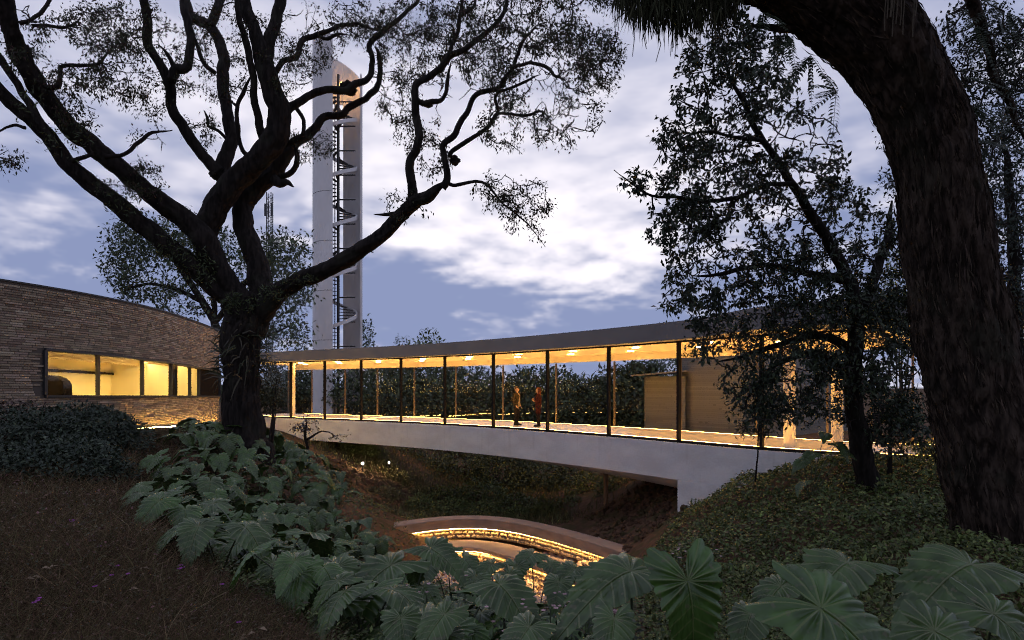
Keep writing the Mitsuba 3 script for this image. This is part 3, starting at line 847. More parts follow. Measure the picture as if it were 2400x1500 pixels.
# ---- the old tree in the middle left
tree = thing('old_spreading_tree', 'big dark old tree with a forked trunk and bare spreading limbs, left of the footbridge', 'tree')
tr = np.random.default_rng(21)
D0 = 19.0
limbs = [
    ([(578, 1130, 105), (577, 1080, 80), (574, 1035, 62), (572, 1000, 52), (567, 950, 47), (564, 880, 46), (563, 810, 49), (572, 755, 55), (588, 715, 52), (600, 690, 40)], 19, 19, 24),
    ([(572, 745, 40), (540, 700, 33), (515, 685, 27), (450, 622, 28), (380, 565, 26), (300, 500, 25), (220, 435, 24), (155, 375, 22), (95, 300, 20), (40, 250, 18), (-40, 170, 17)], 19, 15.5, 16),
    ([(585, 735, 44), (545, 682, 35), (508, 625, 33), (480, 565, 34), (440, 518, 29), (370, 470, 27), (300, 412, 26), (222, 345, 25), (152, 285, 25), (98, 215, 25), (52, 140, 25), (22, 60, 24), (5, -40, 23)], 19.1, 15.0, 16),
    ([(-30, 95, 9), (20, 165, 10), (55, 225, 11), (95, 285, 11), (130, 340, 9)], 15.6, 15.9, 8),
    ([(492, 590, 33), (480, 545, 36), (508, 480, 34), (555, 420, 33), (605, 372, 33), (645, 320, 33), (655, 265, 32), (638, 215, 29), (622, 155, 27), (605, 95, 19), (580, 35, 17), (560, -40, 16)], 19, 18, 16),
    ([(622, 150, 20), (628, 110, 18), (643, 62, 17), (655, 15, 16), (662, -40, 15)], 18.3, 18.6, 12),
    ([(618, 330, 12), (602, 265, 11), (594, 190, 10), (580, 110, 10), (566, 60, 9), (550, -20, 8)], 18.7, 17.5, 8),
    ([(548, 450, 22), (520, 405, 23), (530, 365, 20), (541, 327, 18), (534, 268, 17), (522, 200, 17), (525, 135, 16), (508, 85, 15), (482, 55, 15), (450, 38, 13), (430, -10, 12)], 18.9, 20.5, 14),
    ([(490, 62, 13), (508, 30, 13), (520, -20, 12)], 20, 20.6, 10),
    ([(515, 405, 18), (480, 368, 17), (434, 302, 16), (402, 250, 15), (398, 195, 15), (368, 143, 13), (350, 108, 13), (344, 50, 13), (338, -30, 12)], 18.8, 17.4, 12),
    ([(400, 190, 13), (415, 165, 15), (437, 155, 13), (446, 90, 12), (434, 20, 12), (420, -30, 11)], 17.8, 18.4, 10),
    ([(407, 160, 7), (395, 130, 6), (368, 103, 5)], 17.8, 17.6, 6),
    ([(590, 372, 8), (566, 345, 7), (557, 295, 7), (555, 245, 6), (572, 215, 6), (588, 178, 6)], 18.8, 18.3, 6),
    ([(555, 248, 5), (535, 235, 5)], 18.6, 18.4, 6),
    ([(505, 172, 7), (475, 145, 7), (462, 110, 6), (455, 70, 5)], 20, 19.6, 6),
    ([(535, 330, 5), (512, 305, 5), (490, 295, 4), (488, 275, 4), (478, 258, 4)], 19.4, 19.3, 6),
    ([(602, 740, 44), (612, 695, 36), (608, 640, 32), (592, 585, 30), (573, 535, 29), (569, 485, 27), (595, 445, 26), (635, 410, 25), (668, 365, 20), (690, 335, 16), (718, 322, 13), (738, 300, 11), (765, 274, 10), (800, 270, 9), (820, 250, 9), (842, 240, 8), (877, 213, 8), (890, 187, 7), (888, 133, 5), (877, 108, 3)], 19.1, 20.5, 14),
    ([(648, 290, 17), (672, 258, 13), (705, 235, 12), (735, 220, 11), (770, 212, 11), (805, 212, 11), (837, 197, 10), (866, 178, 9), (873, 135, 8), (868, 103, 8), (900, 72, 8), (943, 37, 6), (978, 2, 5), (1000, -30, 4)], 18.6, 20.2, 10),
    ([(640, 175, 9), (665, 148, 8), (700, 128, 8), (708, 92, 8), (745, 82, 8), (777, 70, 6), (802, 61, 6), (840, 56, 5), (868, 66, 4), (893, 72, 4)], 18.4, 19.6, 8),
    ([(745, 84, 5), (770, 92, 5), (795, 80, 4), (825, 84, 3)], 18.7, 18.9, 6),
    ([(655, 415, 10), (690, 400, 8), (697, 365, 8), (690, 340, 7)], 19.2, 19, 8),
    ([(640, 420, 18), (655, 432, 14), (672, 430, 10), (690, 437, 4)], 19.0, 18.8, 8),
    ([(695, 255, 6), (712, 285, 6), (705, 320, 6), (680, 335, 6), (660, 350, 5)], 18.7, 18.9, 6),
    ([(600, 742, 38), (630, 712, 32), (662, 680, 26), (720, 650, 23), (790, 620, 22), (850, 582, 21), (900, 545, 20), (938, 505, 19), (975, 470, 18), (1010, 455, 16), (1040, 430, 14)], 19, 16.8, 16),
    ([(968, 480, 18), (968, 450, 15), (961, 410, 14), (961, 378, 13), (978, 345, 12), (982, 300, 12), (974, 258, 11), (973, 217, 11), (981, 196, 10), (1013, 177, 10), (1040, 153, 10), (1054, 133, 10), (1083, 119, 8), (1133, 78, 7), (1166, 57, 7), (1183, 20, 6), (1190, -30, 5)], 17.2, 16.6, 12),
    ([(1050, 140, 7), (1067, 88, 6), (1077, 43, 6), (1083, 0, 5), (1084, -30, 5)], 16.9, 17.3, 8),
    ([(1078, 38, 5), (1105, 22, 5), (1120, -10, 4)], 17.1, 17.4, 6),
    ([(978, 236, 7), (995, 243, 9), (1010, 238, 8), (1038, 230, 6), (1049, 190, 6), (1055, 145, 6)], 17, 16.6, 8),
    ([(1036, 440, 13), (1048, 418, 11), (1041, 370, 9), (1038, 343, 9), (1060, 320, 9), (1078, 283, 9), (1100, 252, 8), (1111, 227, 8), (1133, 216, 8), (1166, 210, 7), (1183, 187, 6), (1200, 160, 6), (1217, 122, 5), (1233, 93, 4), (1263, 55, 3)], 16.8, 15.6, 10),
    ([(1200, 158, 5), (1222, 152, 5), (1247, 147, 5), (1282, 160, 5), (1302, 178, 4), (1328, 194, 3)], 15.9, 15.2, 8),
    ([(1052, 368, 7), (1062, 352, 7), (1090, 333, 7), (1127, 307, 6), (1153, 283, 6), (1166, 260, 5), (1163, 230, 5), (1183, 213, 4), (1233, 190, 4), (1268, 173, 3)], 16.7, 16.0, 8),
    ([(1164, 266, 4), (1200, 267, 4), (1233, 271, 4), (1267, 263, 3), (1292, 284, 2)], 16.3, 15.7, 6),
    ([(1045, 425, 6), (1062, 434, 5), (1090, 430, 5), (1127, 427, 4), (1152, 444, 4), (1177, 474, 3), (1200, 492, 3), (1240, 530, 2), (1278, 578, 2)], 16.8, 16.2, 6),
    ([(245, 368, 8), (290, 362, 6), (330, 333, 6), (362, 312, 5), (405, 305, 5)], 16.5, 17.2, 6),
    ([(108, 205, 8), (138, 200, 8), (144, 172, 6), (148, 155, 6), (195, 152, 5), (232, 148, 5), (258, 118, 4)], 15.5, 15.8, 6),
    ([(45, 55, 7), (72, 48, 6), (100, 25, 6), (122, -5, 5)], 15.3, 15.6, 6),
    ([(62, 105, 6), (78, 150, 6), (95, 195, 6), (112, 210, 5)], 15.2, 15.6, 6),
    ([(75, 60, 5), (120, 62, 5), (170, 60, 4), (186, 40, 4)], 15.3, 15.9, 6),
    ([(170, 378, 7), (180, 372, 7), (215, 362, 5), (210, 350, 4)], 16.2, 16.0, 6),
    ([(930, 500, 7), (905, 502, 5), (878, 505, 3)], 17.4, 17.4, 6),
    ([(60, 300, 5), (30, 295, 4), (-20, 320, 4)], 15.8, 15.6, 6),
]
skeleton = []
tk = None
for k, (rows, d0, d1, sd) in enumerate(limbs):
    big = rows[0][2] > 30
    c, m = limb(rows, d0, d1, sd * (4 if k == 0 else 2 if big else 1), seed=k + 1, scale=0.84 if k == 0 else 0.78, ridge=0.05 if k == 0 else 0.03 if big else 0.0)
    if k == 0:
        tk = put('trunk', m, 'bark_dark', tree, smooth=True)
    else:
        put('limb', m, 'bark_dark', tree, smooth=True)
        skeleton.append(c[2:, :3])
# burls and the twig nest on the limbs
for (px, py, rp, d) in ((817, 208, 22, 19.6), (1004, 243, 13, 17.0), (1066, 376, 16, 16.9), (865, 118, 8, 19.9), (1097, 168, 7, 16.6), (1233, 108, 6, 15.8), (505, 408, 18, 18.8)):
    s_ = trimesh.creation.icosphere(4, 0.8 * rp / F * d)
    v = s_.vertices * (1 + 1.1 * (meshkit.fbm(s_.vertices * 9 + px, 4, 3)[:, None] - 0.5)) * [1, 1, 0.85] + at(px, py, d)
    put('burl', (v, s_.faces), 'bark_dark', tree, smooth=True)
skel = np.vstack(skeleton)
skel = skel[tr.permutation(len(skel))[:2600]]
R = [(1270, 150, 190, 130, 14.8, 17.0, 230), (1350, 230, 90, 90, 14.8, 16.2, 90), (1310, 300, 70, 45, 15, 16, 36), (1180, 60, 190, 75, 15.5, 18, 120), (1400, 120, 60, 55, 14.8, 15.8, 45), (1000, 60, 150, 70, 17, 20, 110),
     (1040, 150, 150, 90, 16.5, 19, 90), (930, 190, 70, 100, 18, 20, 55), (1230, 480, 60, 75, 15.8, 16.8, 52), (1170, 450, 55, 45, 16, 17, 26), (960, 310, 45, 35, 19, 20.5, 18), (1000, 340, 60, 80, 16.5, 18, 28), (1200, 300, 80, 55, 15.6, 16.4, 30),
     (830, 60, 110, 60, 18, 20.5, 85), (720, 90, 80, 80, 17.5, 19.5, 70), (690, 170, 50, 60, 17.5, 18.5, 28), (720, 340, 55, 45, 18.3, 19.4, 22), (560, 80, 110, 90, 17.5, 20.5, 55), (440, 130, 70, 110, 17, 19.5, 36), (540, 190, 60, 60, 18, 20, 24),
     (250, 55, 150, 60, 15, 18, 105), (190, 190, 120, 50, 15, 17, 60), (290, 150, 60, 90, 15.5, 17.5, 58), (340, 220, 60, 60, 16.5, 18, 28), (180, 270, 50, 35, 15.5, 16.5, 24), (10, 375, 60, 32, 15.2, 16.0, 34), (470, 300, 40, 50, 18.6, 19.6, 22),
     (350, 350, 50, 60, 16.5, 17.5, 16), (300, 430, 90, 40, 16.2, 17.4, 26), (1300, -20, 200, 50, 15, 18, 60), (50, 90, 80, 80, 14.8, 16, 26), (880, 560, 14, 20, 18, 18.6, 3), (940, 480, 60, 50, 16.8, 17.5, 14)]
TT = np.vstack([region(tr, n, cx, cy, rx, ry, a, b) for cx, cy, rx, ry, a, b, n in R])
tw, tp, td = grow(skel, TT, tr, sag=-0.06)
put('twigs', cat(tw), 'twig', tree, kind='stuff')
clump = meshkit.fbm(tp * 1.1 + 3, 3, 9)
kk = clump > 0.44
lv = foliage(tr, tp[kk], td[kk], 11, 0.085, 0.10, 0.038, droop=0.7)
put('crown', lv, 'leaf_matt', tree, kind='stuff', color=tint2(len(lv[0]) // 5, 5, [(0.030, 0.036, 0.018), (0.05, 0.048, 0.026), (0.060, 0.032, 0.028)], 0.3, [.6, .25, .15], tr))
# moss and small ferns that sit on the limbs and the fork
ep = []
for (px, py, rx, ry, d, n) in ((560, 712, 45, 25, 18.3, 900), (640, 690, 40, 18, 18.4, 200), (430, 600, 60, 40, 18.2, 350), (310, 470, 70, 45, 17.0, 300), (150, 330, 60, 50, 15.5, 260), (60, 250, 45, 45, 15.2, 160), (395, 575, 45, 30, 18, 220), (480, 640, 30, 40, 18.4, 220), (690, 655, 60, 14, 18.3, 160)):
    ep.append(region(tr, n, px, py, rx, ry, d - 0.5, d + 0.25))
ep = np.vstack(ep)
keep = np.min(np.linalg.norm(ep[:, None] - skel[None, ::2], axis=2), axis=1) < 0.62
ep = ep[keep]
lv = leaves(ep, unit(rand_dirs(len(ep), tr) + [0, -0.4, 0.2]), rand_dirs(len(ep), tr), tr.uniform(0.08, 0.2, len(ep)), 0.035)
put('moss_and_ferns', lv, 'leaf', tree, kind='stuff', color=tint2(len(ep), 5, [(0.055, 0.07, 0.025), (0.035, 0.05, 0.02)], 0.25, None, tr))
# spiky air plants round the upper trunk
ba = []
for k in range(230):
    a = tr.uniform(0, 2 * math.pi)
    c = at(565 + 46 * math.cos(a), tr.uniform(755, 890), 19.0 + 0.6 * math.sin(a))
    o = np.array([math.cos(a), math.sin(a), 0])
    ba.append((c, unit(o * 0.8 + tr.normal(0, 0.35, 3) + [0, 0, tr.uniform(-0.7, 0.5)])))
bp, bd = np.array([x[0] for x in ba]), np.array([x[1] for x in ba])
bl = blades(bp, bd, tr.uniform(0.3, 0.75, len(bp)), 0.045, np.tile([0, 0, -0.25], (len(bp), 1)))
put('air_plants', bl, 'leaf', tree, kind='stuff', color=tint2(len(bp), 5, [(0.035, 0.042, 0.02), (0.06, 0.05, 0.03)], 0.25, None, tr))

# ---- the leaning giant at the right edge
giant = thing('leaning_giant_tree', 'huge dark trunk leaning in from the right edge and arching over the top', 'tree')
gr = np.random.default_rng(33)
c, m = limb([(2425, 1330, 160), (2385, 1230, 136), (2350, 1120, 118), (2318, 1000, 105), (2282, 880, 97), (2250, 750, 93), (2228, 620, 90), (2211, 500, 87), (2192, 390, 84), (2170, 300, 82), (2127, 200, 87), (2066, 100, 95), (1970, 5, 98), (1858, -72, 96), (1720, -120, 95), (1580, -150, 85), (1420, -170, 72), (1250, -210, 60), (1100, -260, 45)], 8.6, 7.0, 150, seed=5, rough=0.13, step=0.05, wob=0.02, ridge=0.045)
# fissured bark: long ridges running up the trunk
giant_mesh, giant_c = m, c
put('trunk', m, 'bark_brown', giant, smooth=True)
gsk = c[:, :3]
for rows, d0, d1 in (([(2250, -60, 16), (2290, 40, 12), (2330, 150, 9), (2370, 260, 7), (2400, 340, 5)], 8.2, 9.0), ([(1960, 30, 20), (1880, 60, 12), (1830, 70, 9), (1760, 60, 6)], 7.5, 8.0)):
    c2, m2 = limb(rows, d0, d1, 12, seed=int(rows[0][0]))
    put('limb', m2, 'bark_brown', giant, smooth=True)
    gsk = np.vstack([gsk, c2[:, :3]])
# hanging strands
for k in range(95):
    px = 1440 + 300 * gr.random() ** 0.9
    d = gr.uniform(6.9, 7.9)
    long = gr.random() < 0.25
    bottom = gr.uniform(15, 85) if not long else gr.uniform(80, 150)
    if px > 1690:
        bottom *= 0.6
    a, b = at(px, -115, d), at(px + gr.normal(0, 3), bottom, d)
    n = 7
    u = np.linspace(0, 1, n)[:, None]
    path = a + (b - a) * u + gr.normal(0, 0.012, (n, 3))
    r0 = gr.uniform(0.006, 0.018)
    put('hanging_strand', tube(path, np.linspace(r0, 0.004, n), 5, 0.4, 2.0, k), 'leaf_matt', giant, color=np.tile(np.array([0.03, 0.028, 0.016]) * gr.uniform(0.5, 1.6), (n * 5 + 2, 1)))
for k in range(10):
    px = gr.uniform(2070, 2160)
    d = 7.0
    a, b = at(px, -60, d), at(px - 8, gr.uniform(40, 100), d - 0.1)
    put('hanging_strand', tube(np.linspace(a, b, 5) + gr.normal(0, 0.004, (5, 3)), 0.006, 5), 'leaf_matt', giant, color=np.tile([0.08, 0.065, 0.045], (27, 1)))
hm = region(gr, 2600, 1590, -20, 150, 70, 6.9, 8.0)
bl = blades(hm, unit(gr.normal(0, 0.25, (len(hm), 3)) + [0, 0, -1.0]), gr.uniform(0.1, 0.35, len(hm)), 0.016, np.zeros((len(hm), 3)))
put('hanging_moss', bl, 'leaf_matt', giant, kind='stuff', color=tint(len(hm), 5, (0.032, 0.034, 0.016), 0.3, gr))


def frond(base, tip, sag, n, L, W, r):
    """A feather leaf: a curved rachis with two rows of leaflets."""
    u = np.linspace(0, 1, n)[:, None]
    p = base + (tip - base) * u - np.array([0, 0, 1.0]) * sag * (u ** 2) * np.linalg.norm(tip - base)
    t = unit(np.gradient(p, axis=0))
    s = unit(np.cross(t, [0.1, -0.6, 0.8]))
    out = [tube(p, np.linspace(0.004, 0.0015, n), 4, closed=False)]
    k = np.sin(np.clip(u[:, 0] * 0.9 + 0.12, 0, 1) * math.pi) ** 0.6
    for sg in (-1, 1):
        out.append(leaves(p[1:], unit(s[1:] * sg + t[1:] * 0.45 + r.normal(0, 0.06, (n - 1, 3))), np.tile([0, -0.6, 0.8], (n - 1, 1)) + r.normal(0, 0.15, (n - 1, 3)), L * k[1:], W, 0.1))
    return cat(out)


def fern(parent, spots, r, size, colour, name='fern'):
    for (px, py, d, ang, n) in spots:
        b = at(px, py, d)
        for q_ in range(n):
            a = math.radians(ang) + r.normal(0, 0.5)
            tip = b + size * r.uniform(0.7, 1.2) * unit(np.array([math.cos(a), r.normal(-0.3, 0.4), math.sin(a)]))
            m = frond(b, tip, r.uniform(0.1, 0.35), 16, 0.085 * size / 0.5, 0.034 * size / 0.5, r)
            put(name, m, 'leaf', parent, color=np.tile(np.asarray(colour) * r.uniform(0.6, 1.5), (len(m[0]), 1)))


fern(giant, [(1790, 30, 7.3, 250, 6), (1850, 85, 7.4, 240, 7), (1900, 130, 7.5, 235, 6), (1960, 215, 7.7, 190, 5), (1740, 20, 7.3, 265, 5), (2270, 250, 8.3, -40, 7), (2285, 330, 8.3, -70, 6), (2250, 180, 8.2, -20, 4), (2290, 60, 8.2, -60, 6), (2360, 30, 8.4, -80, 6), (2330, 20, 8.2, 240, 5)], gr, 0.55, (0.026, 0.036, 0.018), 'fern_frond')
GR = [(2320, 100, 120, 120, 8.2, 10.5, 140), (2385, 220, 60, 90, 8.5, 10, 50), (2290, 300, 45, 130, 8.6, 9.6, 50)]
TT = np.vstack([region(gr, n, cx, cy, rx, ry, a, b) for cx, cy, rx, ry, a, b, n in GR])
tw, tp, td = grow(gsk, TT, gr, sag=-0.1, seg=0.1)
put('twigs', cat(tw), 'twig', giant, kind='stuff')
lv = foliage(gr, tp, td, 9, 0.08, 0.06, 0.026, droop=0.5)
put('foliage', lv, 'leaf', giant, kind='stuff', color=tint(len(lv[0]) // 5, 5, (0.030, 0.040, 0.026), 0.35, gr))
# the giant's spreading crown above the picture, which shades the right foreground
top = np.array([[giant_c[-1, 0], giant_c[-1, 1], giant_c[-1, 2]]])
CR = []
while len(CR) < 280:
    x_, y_, z_ = gr.uniform(1.2, 10), gr.uniform(-3.5, 9.5), gr.uniform(5.4, 10.5)
    if z_ > EYE + 0.66 * max(y_, 0) + 0.9 and ((x_ - 3) / 7.5) ** 2 + ((y_ - 3) / 6.5) ** 2 + ((z_ - 6) / 4.5) ** 2 < 1:
        CR.append((x_, y_, z_))
limb_nodes = []
for ex, ey, ez in ((2.0, -1.5, 8.0), (3.0, 2.5, 7.8), (6.5, 2.0, 8.6), (5.0, 6.5, 9.2)):
    p0 = giant_c[int(len(giant_c) * 0.80), :3] + [0, 0, 0.2]
    p = spline([p0, p0 + [0.1, -0.3, 1.2], (p0 + [0, 0, 2] + np.array([ex, ey, ez])) / 2, [ex, ey, ez]], 0.2)
    put('limb', tube(p, np.linspace(0.28, 0.05, len(p)), 10, 0.2, 1.6, 3), 'bark_brown', giant, smooth=True)
    limb_nodes.append(p[6:])
tw, tp, td = grow(np.vstack(limb_nodes), np.array(CR), gr, sag=0.02, seg=0.3)
put('twigs', cat(tw), 'twig', giant, kind='stuff')
lv = foliage(gr, tp, td, 7, 0.16, 0.20, 0.09, droop=0.4)
put('upper_crown', lv, 'leaf', giant, kind='stuff', color=tint(len(lv[0]) // 5, 5, (0.030, 0.040, 0.022), 0.3, gr))
# lichen and bark flakes on the trunk
c = giant_c
gv = np.asarray(giant_mesh[0])[:len(c) * 150]
k = gr.integers(3 * 150, int(len(c) * 0.72) * 150, 7000)
fp = gv[k]
o = unit(fp - np.repeat(c[:, :3], 150, 0)[k])
ax = np.repeat(unit(np.gradient(c[:, :3], axis=0)), 150, 0)[k]
fl = leaves(fp, unit(ax + gr.normal(0, 0.12, (len(k), 3))), o + gr.normal(0, 0.35, (len(k), 3)), gr.uniform(0.06, 0.32, len(k)), gr.uniform(0.008, 0.026, len(k)), 0.5)
put('bark_flakes', fl, 'leaf_matt', giant, kind='stuff', color=tint2(len(k), 5, [(0.035, 0.024, 0.017), (0.075, 0.055, 0.040), (0.018, 0.012, 0.009)], 0.3, None, gr))


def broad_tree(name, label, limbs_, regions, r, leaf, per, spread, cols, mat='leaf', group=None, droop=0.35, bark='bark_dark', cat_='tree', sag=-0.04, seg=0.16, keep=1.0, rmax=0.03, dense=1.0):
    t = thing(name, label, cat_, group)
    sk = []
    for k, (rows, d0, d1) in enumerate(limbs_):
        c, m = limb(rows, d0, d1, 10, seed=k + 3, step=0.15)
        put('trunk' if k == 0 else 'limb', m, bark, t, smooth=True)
        sk.append(c[2:, :3])
    TT = np.vstack([region(r, int(n * dense), cx, cy, rx, ry, a, b) for cx, cy, rx, ry, a, b, n in regions])
    tw, tp, td = grow(np.vstack(sk)[::2], TT, r, sag=sag, seg=seg, rmax=rmax)
    put('twigs', cat(tw), 'twig', t, kind='stuff')
    if dense > 1:
        kk = meshkit.fbm(tp * 1.5 + 5, 3, 4) > 0.43
        tp, td = tp[kk], td[kk]
    lv = foliage(r, tp, td, per, spread, leaf[0], leaf[1], droop, keep)
    put('crown', lv, mat, t, kind='stuff', color=tint2(len(lv[0]) // 5, 5, cols, 0.28, None, r))
    return t


r = np.random.default_rng(44)
broad_tree('leafy_tree', 'dark leafy tree in front of the right end of the footbridge, hiding its roof', [
    ([(2050, 1170, 34), (2030, 1110, 26), (2010, 1000, 22), (2003, 880, 20), (2008, 760, 18), (1995, 680, 15), (1960, 600, 13), (1905, 510, 11), (1850, 420, 9), (1790, 330, 7), (1740, 240, 6), (1700, 150, 4)], 12.6, 11.2),
    ([(2006, 740, 14), (2045, 660, 12), (2080, 560, 10), (2090, 470, 7)], 12.5, 12.9),
    ([(2004, 820, 12), (1930, 790, 9), (1850, 800, 7), (1760, 830, 5), (1680, 850, 3)], 12.5, 12.0),
    ([(2004, 900, 10), (1920, 830, 8), (1830, 850, 6), (1770, 910, 4), (1745, 960, 3)], 12.5, 12.1),
    ([(1985, 660, 10), (1900, 640, 8), (1800, 620, 6), (1700, 640, 5), (1620, 650, 3)], 12.3, 11.6),
    ([(1860, 430, 6), (1780, 440, 5), (1700, 470, 5), (1600, 465, 4), (1530, 455, 3), (1480, 425, 2), (1440, 393, 2)], 11.5, 11.0),
    ([(1790, 330, 5), (1720, 320, 4), (1640, 310, 3), (1570, 330, 2)], 11.2, 10.9),
], [
    (1720, 110, 130, 90, 10.4, 12, 75), (1640, 200, 70, 90, 10.4, 11.6, 36), (1760, 240, 120, 90, 10.4, 12, 85), (1610, 320, 80, 75, 10.4, 11.8, 52), (1720, 400, 130, 90, 10.6, 12.2, 90), (1870, 390, 120, 80, 10.8, 12.4, 75), (1910, 300, 70, 30, 10.8, 11.6, 14),
    (1620, 560, 70, 110, 10.6, 11.8, 70), (1590, 690, 45, 50, 10.8, 11.6, 26), (1560, 420, 50, 40, 10.7, 11.4, 16), (1640, 500, 70, 80, 10.6, 11.8, 40), (1790, 540, 130, 90, 10.8, 12.6, 100), (1960, 520, 100, 100, 11.4, 13, 70), (1640, 640, 70, 70, 11, 12, 40), (1900, 650, 170, 90, 11.2, 13.2, 130), (2070, 640, 80, 150, 12, 13.4, 75), (1740, 730, 130, 65, 11.2, 12.6, 75),
    (1950, 770, 160, 90, 11.4, 13, 135), (1640, 800, 50, 50, 11.4, 12.4, 20), (1770, 900, 80, 100, 11.6, 12.8, 60), (1940, 880, 150, 70, 11.6, 13, 85), (2100, 820, 75, 170, 11.6, 13.4, 130), (2120, 990, 80, 80, 11.6, 13.2, 60), (1900, 840, 190, 110, 11.2, 12.6, 90), (2040, 720, 120, 110, 11.4, 13, 60), (1880, 960, 160, 40, 11.8, 13, 55), (2060, 980, 90, 70, 12, 13.2, 40), (1500, 430, 45, 25, 10.8, 11.2, 8), (1550, 540, 40, 60, 10.8, 11.4, 9)],
    r, (0.105, 0.050), 7, 0.055, [(0.028, 0.040, 0.022), (0.042, 0.056, 0.026), (0.020, 0.030, 0.020)], droop=0.45, seg=0.15, dense=1.5)
r = np.random.default_rng(45)
broad_tree('slender_tree', 'slim dark tree half hidden behind the huge leaning trunk at the right edge', [
    ([(2395, 1120, 20), (2390, 950, 18), (2385, 800, 16), (2375, 650, 13), (2370, 500, 10), (2360, 380, 7), (2350, 290, 4)], 13.0, 13.0)],
    [(2370, 330, 70, 80, 12.4, 14, 55), (2360, 450, 80, 80, 12.4, 14, 70), (2370, 580, 70, 90, 12.4, 14, 70), (2370, 720, 70, 90, 12.4, 14, 60), (2385, 860, 60, 80, 12.4, 14, 50), (2385, 980, 50, 80, 12.4, 14, 40), (2130, 420, 60, 60, 13, 15, 26), (2110, 330, 30, 30, 13, 14, 6)],
    r, (0.10, 0.042), 10, 0.14, [(0.024, 0.036, 0.030), (0.030, 0.042, 0.026)], seg=0.2)

# ---- trees behind
r = np.random.default_rng(46)
broad_tree('pale_spreading_tree', 'pale feathery tree standing behind the brick building and the old tree', [
    ([(520, 830, 10), (505, 760, 9), (470, 700, 8), (430, 640, 6), (390, 590, 4), (350, 560, 3)], 44, 44),
    ([(500, 760, 7), (560, 680, 6), (610, 620, 5), (650, 570, 3)], 44, 44), ([(470, 705, 6), (390, 670, 4), (320, 670, 3), (280, 690, 2)], 44, 43),
    ([(515, 800, 6), (590, 740, 5), (660, 690, 4), (705, 640, 3)], 44, 45), ([(520, 825, 6), (620, 790, 4), (690, 760, 3)], 44, 45), ([(505, 760, 6), (500, 660, 5), (510, 580, 3)], 44, 45)],
    [(330, 560, 85, 60, 42, 47, 150), (290, 630, 55, 50, 42, 46, 85), (350, 690, 65, 28, 42, 46, 52), (430, 560, 90, 60, 42, 48, 120), (560, 590, 100, 60, 42, 48, 130), (660, 600, 65, 65, 42, 48, 110), (690, 680, 45, 60, 42, 48, 65), (450, 650, 90, 45, 42, 48, 70), (620, 700, 80, 50, 42, 48, 80), (680, 780, 55, 35, 42, 48, 60), (440, 730, 60, 22, 42, 48, 26)],
    r, (0.30, 0.15), 5, 0.34, [(0.075, 0.092, 0.055), (0.10, 0.115, 0.065), (0.06, 0.08, 0.055)], mat='leaf_matt', seg=0.8, rmax=0.08)
# ---- dark trees and bushes of the gully and beyond the bridge


def blob_points(r, n, c, rad, seed, lump=0.45):
    """Points through the outer part of a lumpy crown."""
    u = rand_dirs(n, r)
    k = 1 + lump * 2 * (meshkit.fbm(u * 1.7 + seed * 3.1, 4, seed) - 0.5)
    return np.asarray(c) + u * np.asarray(rad) * (k * r.uniform(0.45, 1.0, n) ** 0.6)[:, None], u


def bush(name, label, c, rad, n, leaf, cols, group=None, cat_='bush', stem=True, mat='leaf', seed=0, spread=0.3, lump=0.5):
    r = np.random.default_rng(1000 + seed)
    t = thing(name, label, cat_, group)
    P, u = blob_points(r, n, c, rad, seed, lump)
    D = unit(u * 0.6 + r.normal(size=(n, 3)) * 0.7 + [0, 0, -0.15])
    lv = leaves(P, D, unit(u + r.normal(0, 0.5, (n, 3)) + [0, 0, 0.6]), leaf * r.uniform(0.6, 1.3, n), leaf * 0.5 * r.uniform(0.7, 1.2, n))
    put('foliage', lv, mat, t, kind='stuff', color=tint2(n, 5, cols, spread, None, r))
    if stem:
        zg = float(ground(c[0], c[1])) - 0.1
        k = 5
        tb = []
        for q_ in range(k):
            e = np.asarray(c) + rand_dirs(1, r)[0] * np.asarray(rad) * 0.6
            b = np.array([c[0] + r.normal(0, 0.08), c[1] + r.normal(0, 0.08), zg])
            m_ = (b + e) / 2 + r.normal(0, 0.1, 3) * rad[0]
            tb.append(tube(spline([b, m_, e], 0.3), np.linspace(0.035 * max(1, rad[2]), 0.01, len(spline([b, m_, e], 0.3))), 6))
        put('stems', cat(tb), 'twig', t)
    return t


ORD = ['leftmost', 'second', 'third', 'fourth', 'fifth', 'sixth', 'seventh', 'eighth', 'ninth', 'tenth', 'eleventh', 'twelfth', 'last']
DG = [(0.050, 0.066, 0.028), (0.066, 0.082, 0.030), (0.042, 0.056, 0.030)]
MG = [(0.085, 0.108, 0.030), (0.105, 0.12, 0.036), (0.070, 0.090, 0.028)]
OL = [(0.115, 0.105, 0.040), (0.14, 0.115, 0.055), (0.085, 0.090, 0.034)]
k = 0
for (px, py, d, rx, rz, cols, lf) in [(1000, 1120, 41, 2.3, 1.7, DG, .22), (1090, 1100, 40, 2.2, 1.9, DG, .22), (1180, 1110, 39, 2.2, 1.8, DG, .22), (1260, 1130, 38, 2.0, 1.6, DG, .22), (1330, 1140, 36, 1.5, 1.6, DG, .2), (1130, 1170, 34, 1.6, 1.0, MG, .18), (1210, 1190, 32, 1.3, .8, MG, .16),
                                     (1040, 1180, 33, 1.6, .9, MG, .17), (1380, 1150, 33, 1.2, 1.1, MG, .18), (1340, 1200, 30.5, .9, .8, MG, .15), (940, 1080, 42, 1.8, 1.2, DG, .2), (1440, 1150, 30, .9, .8, MG, .15)]:
    c = at(px, py, d)
    bush('gully_bush', 'dark green bush in the gully under the footbridge, ' + ORD[k] + ' of the mass', c, (rx, rx * 0.8, rz), int(1500 * rx), lf, cols, 'dark bushes in the gully', seed=k)
    k += 1
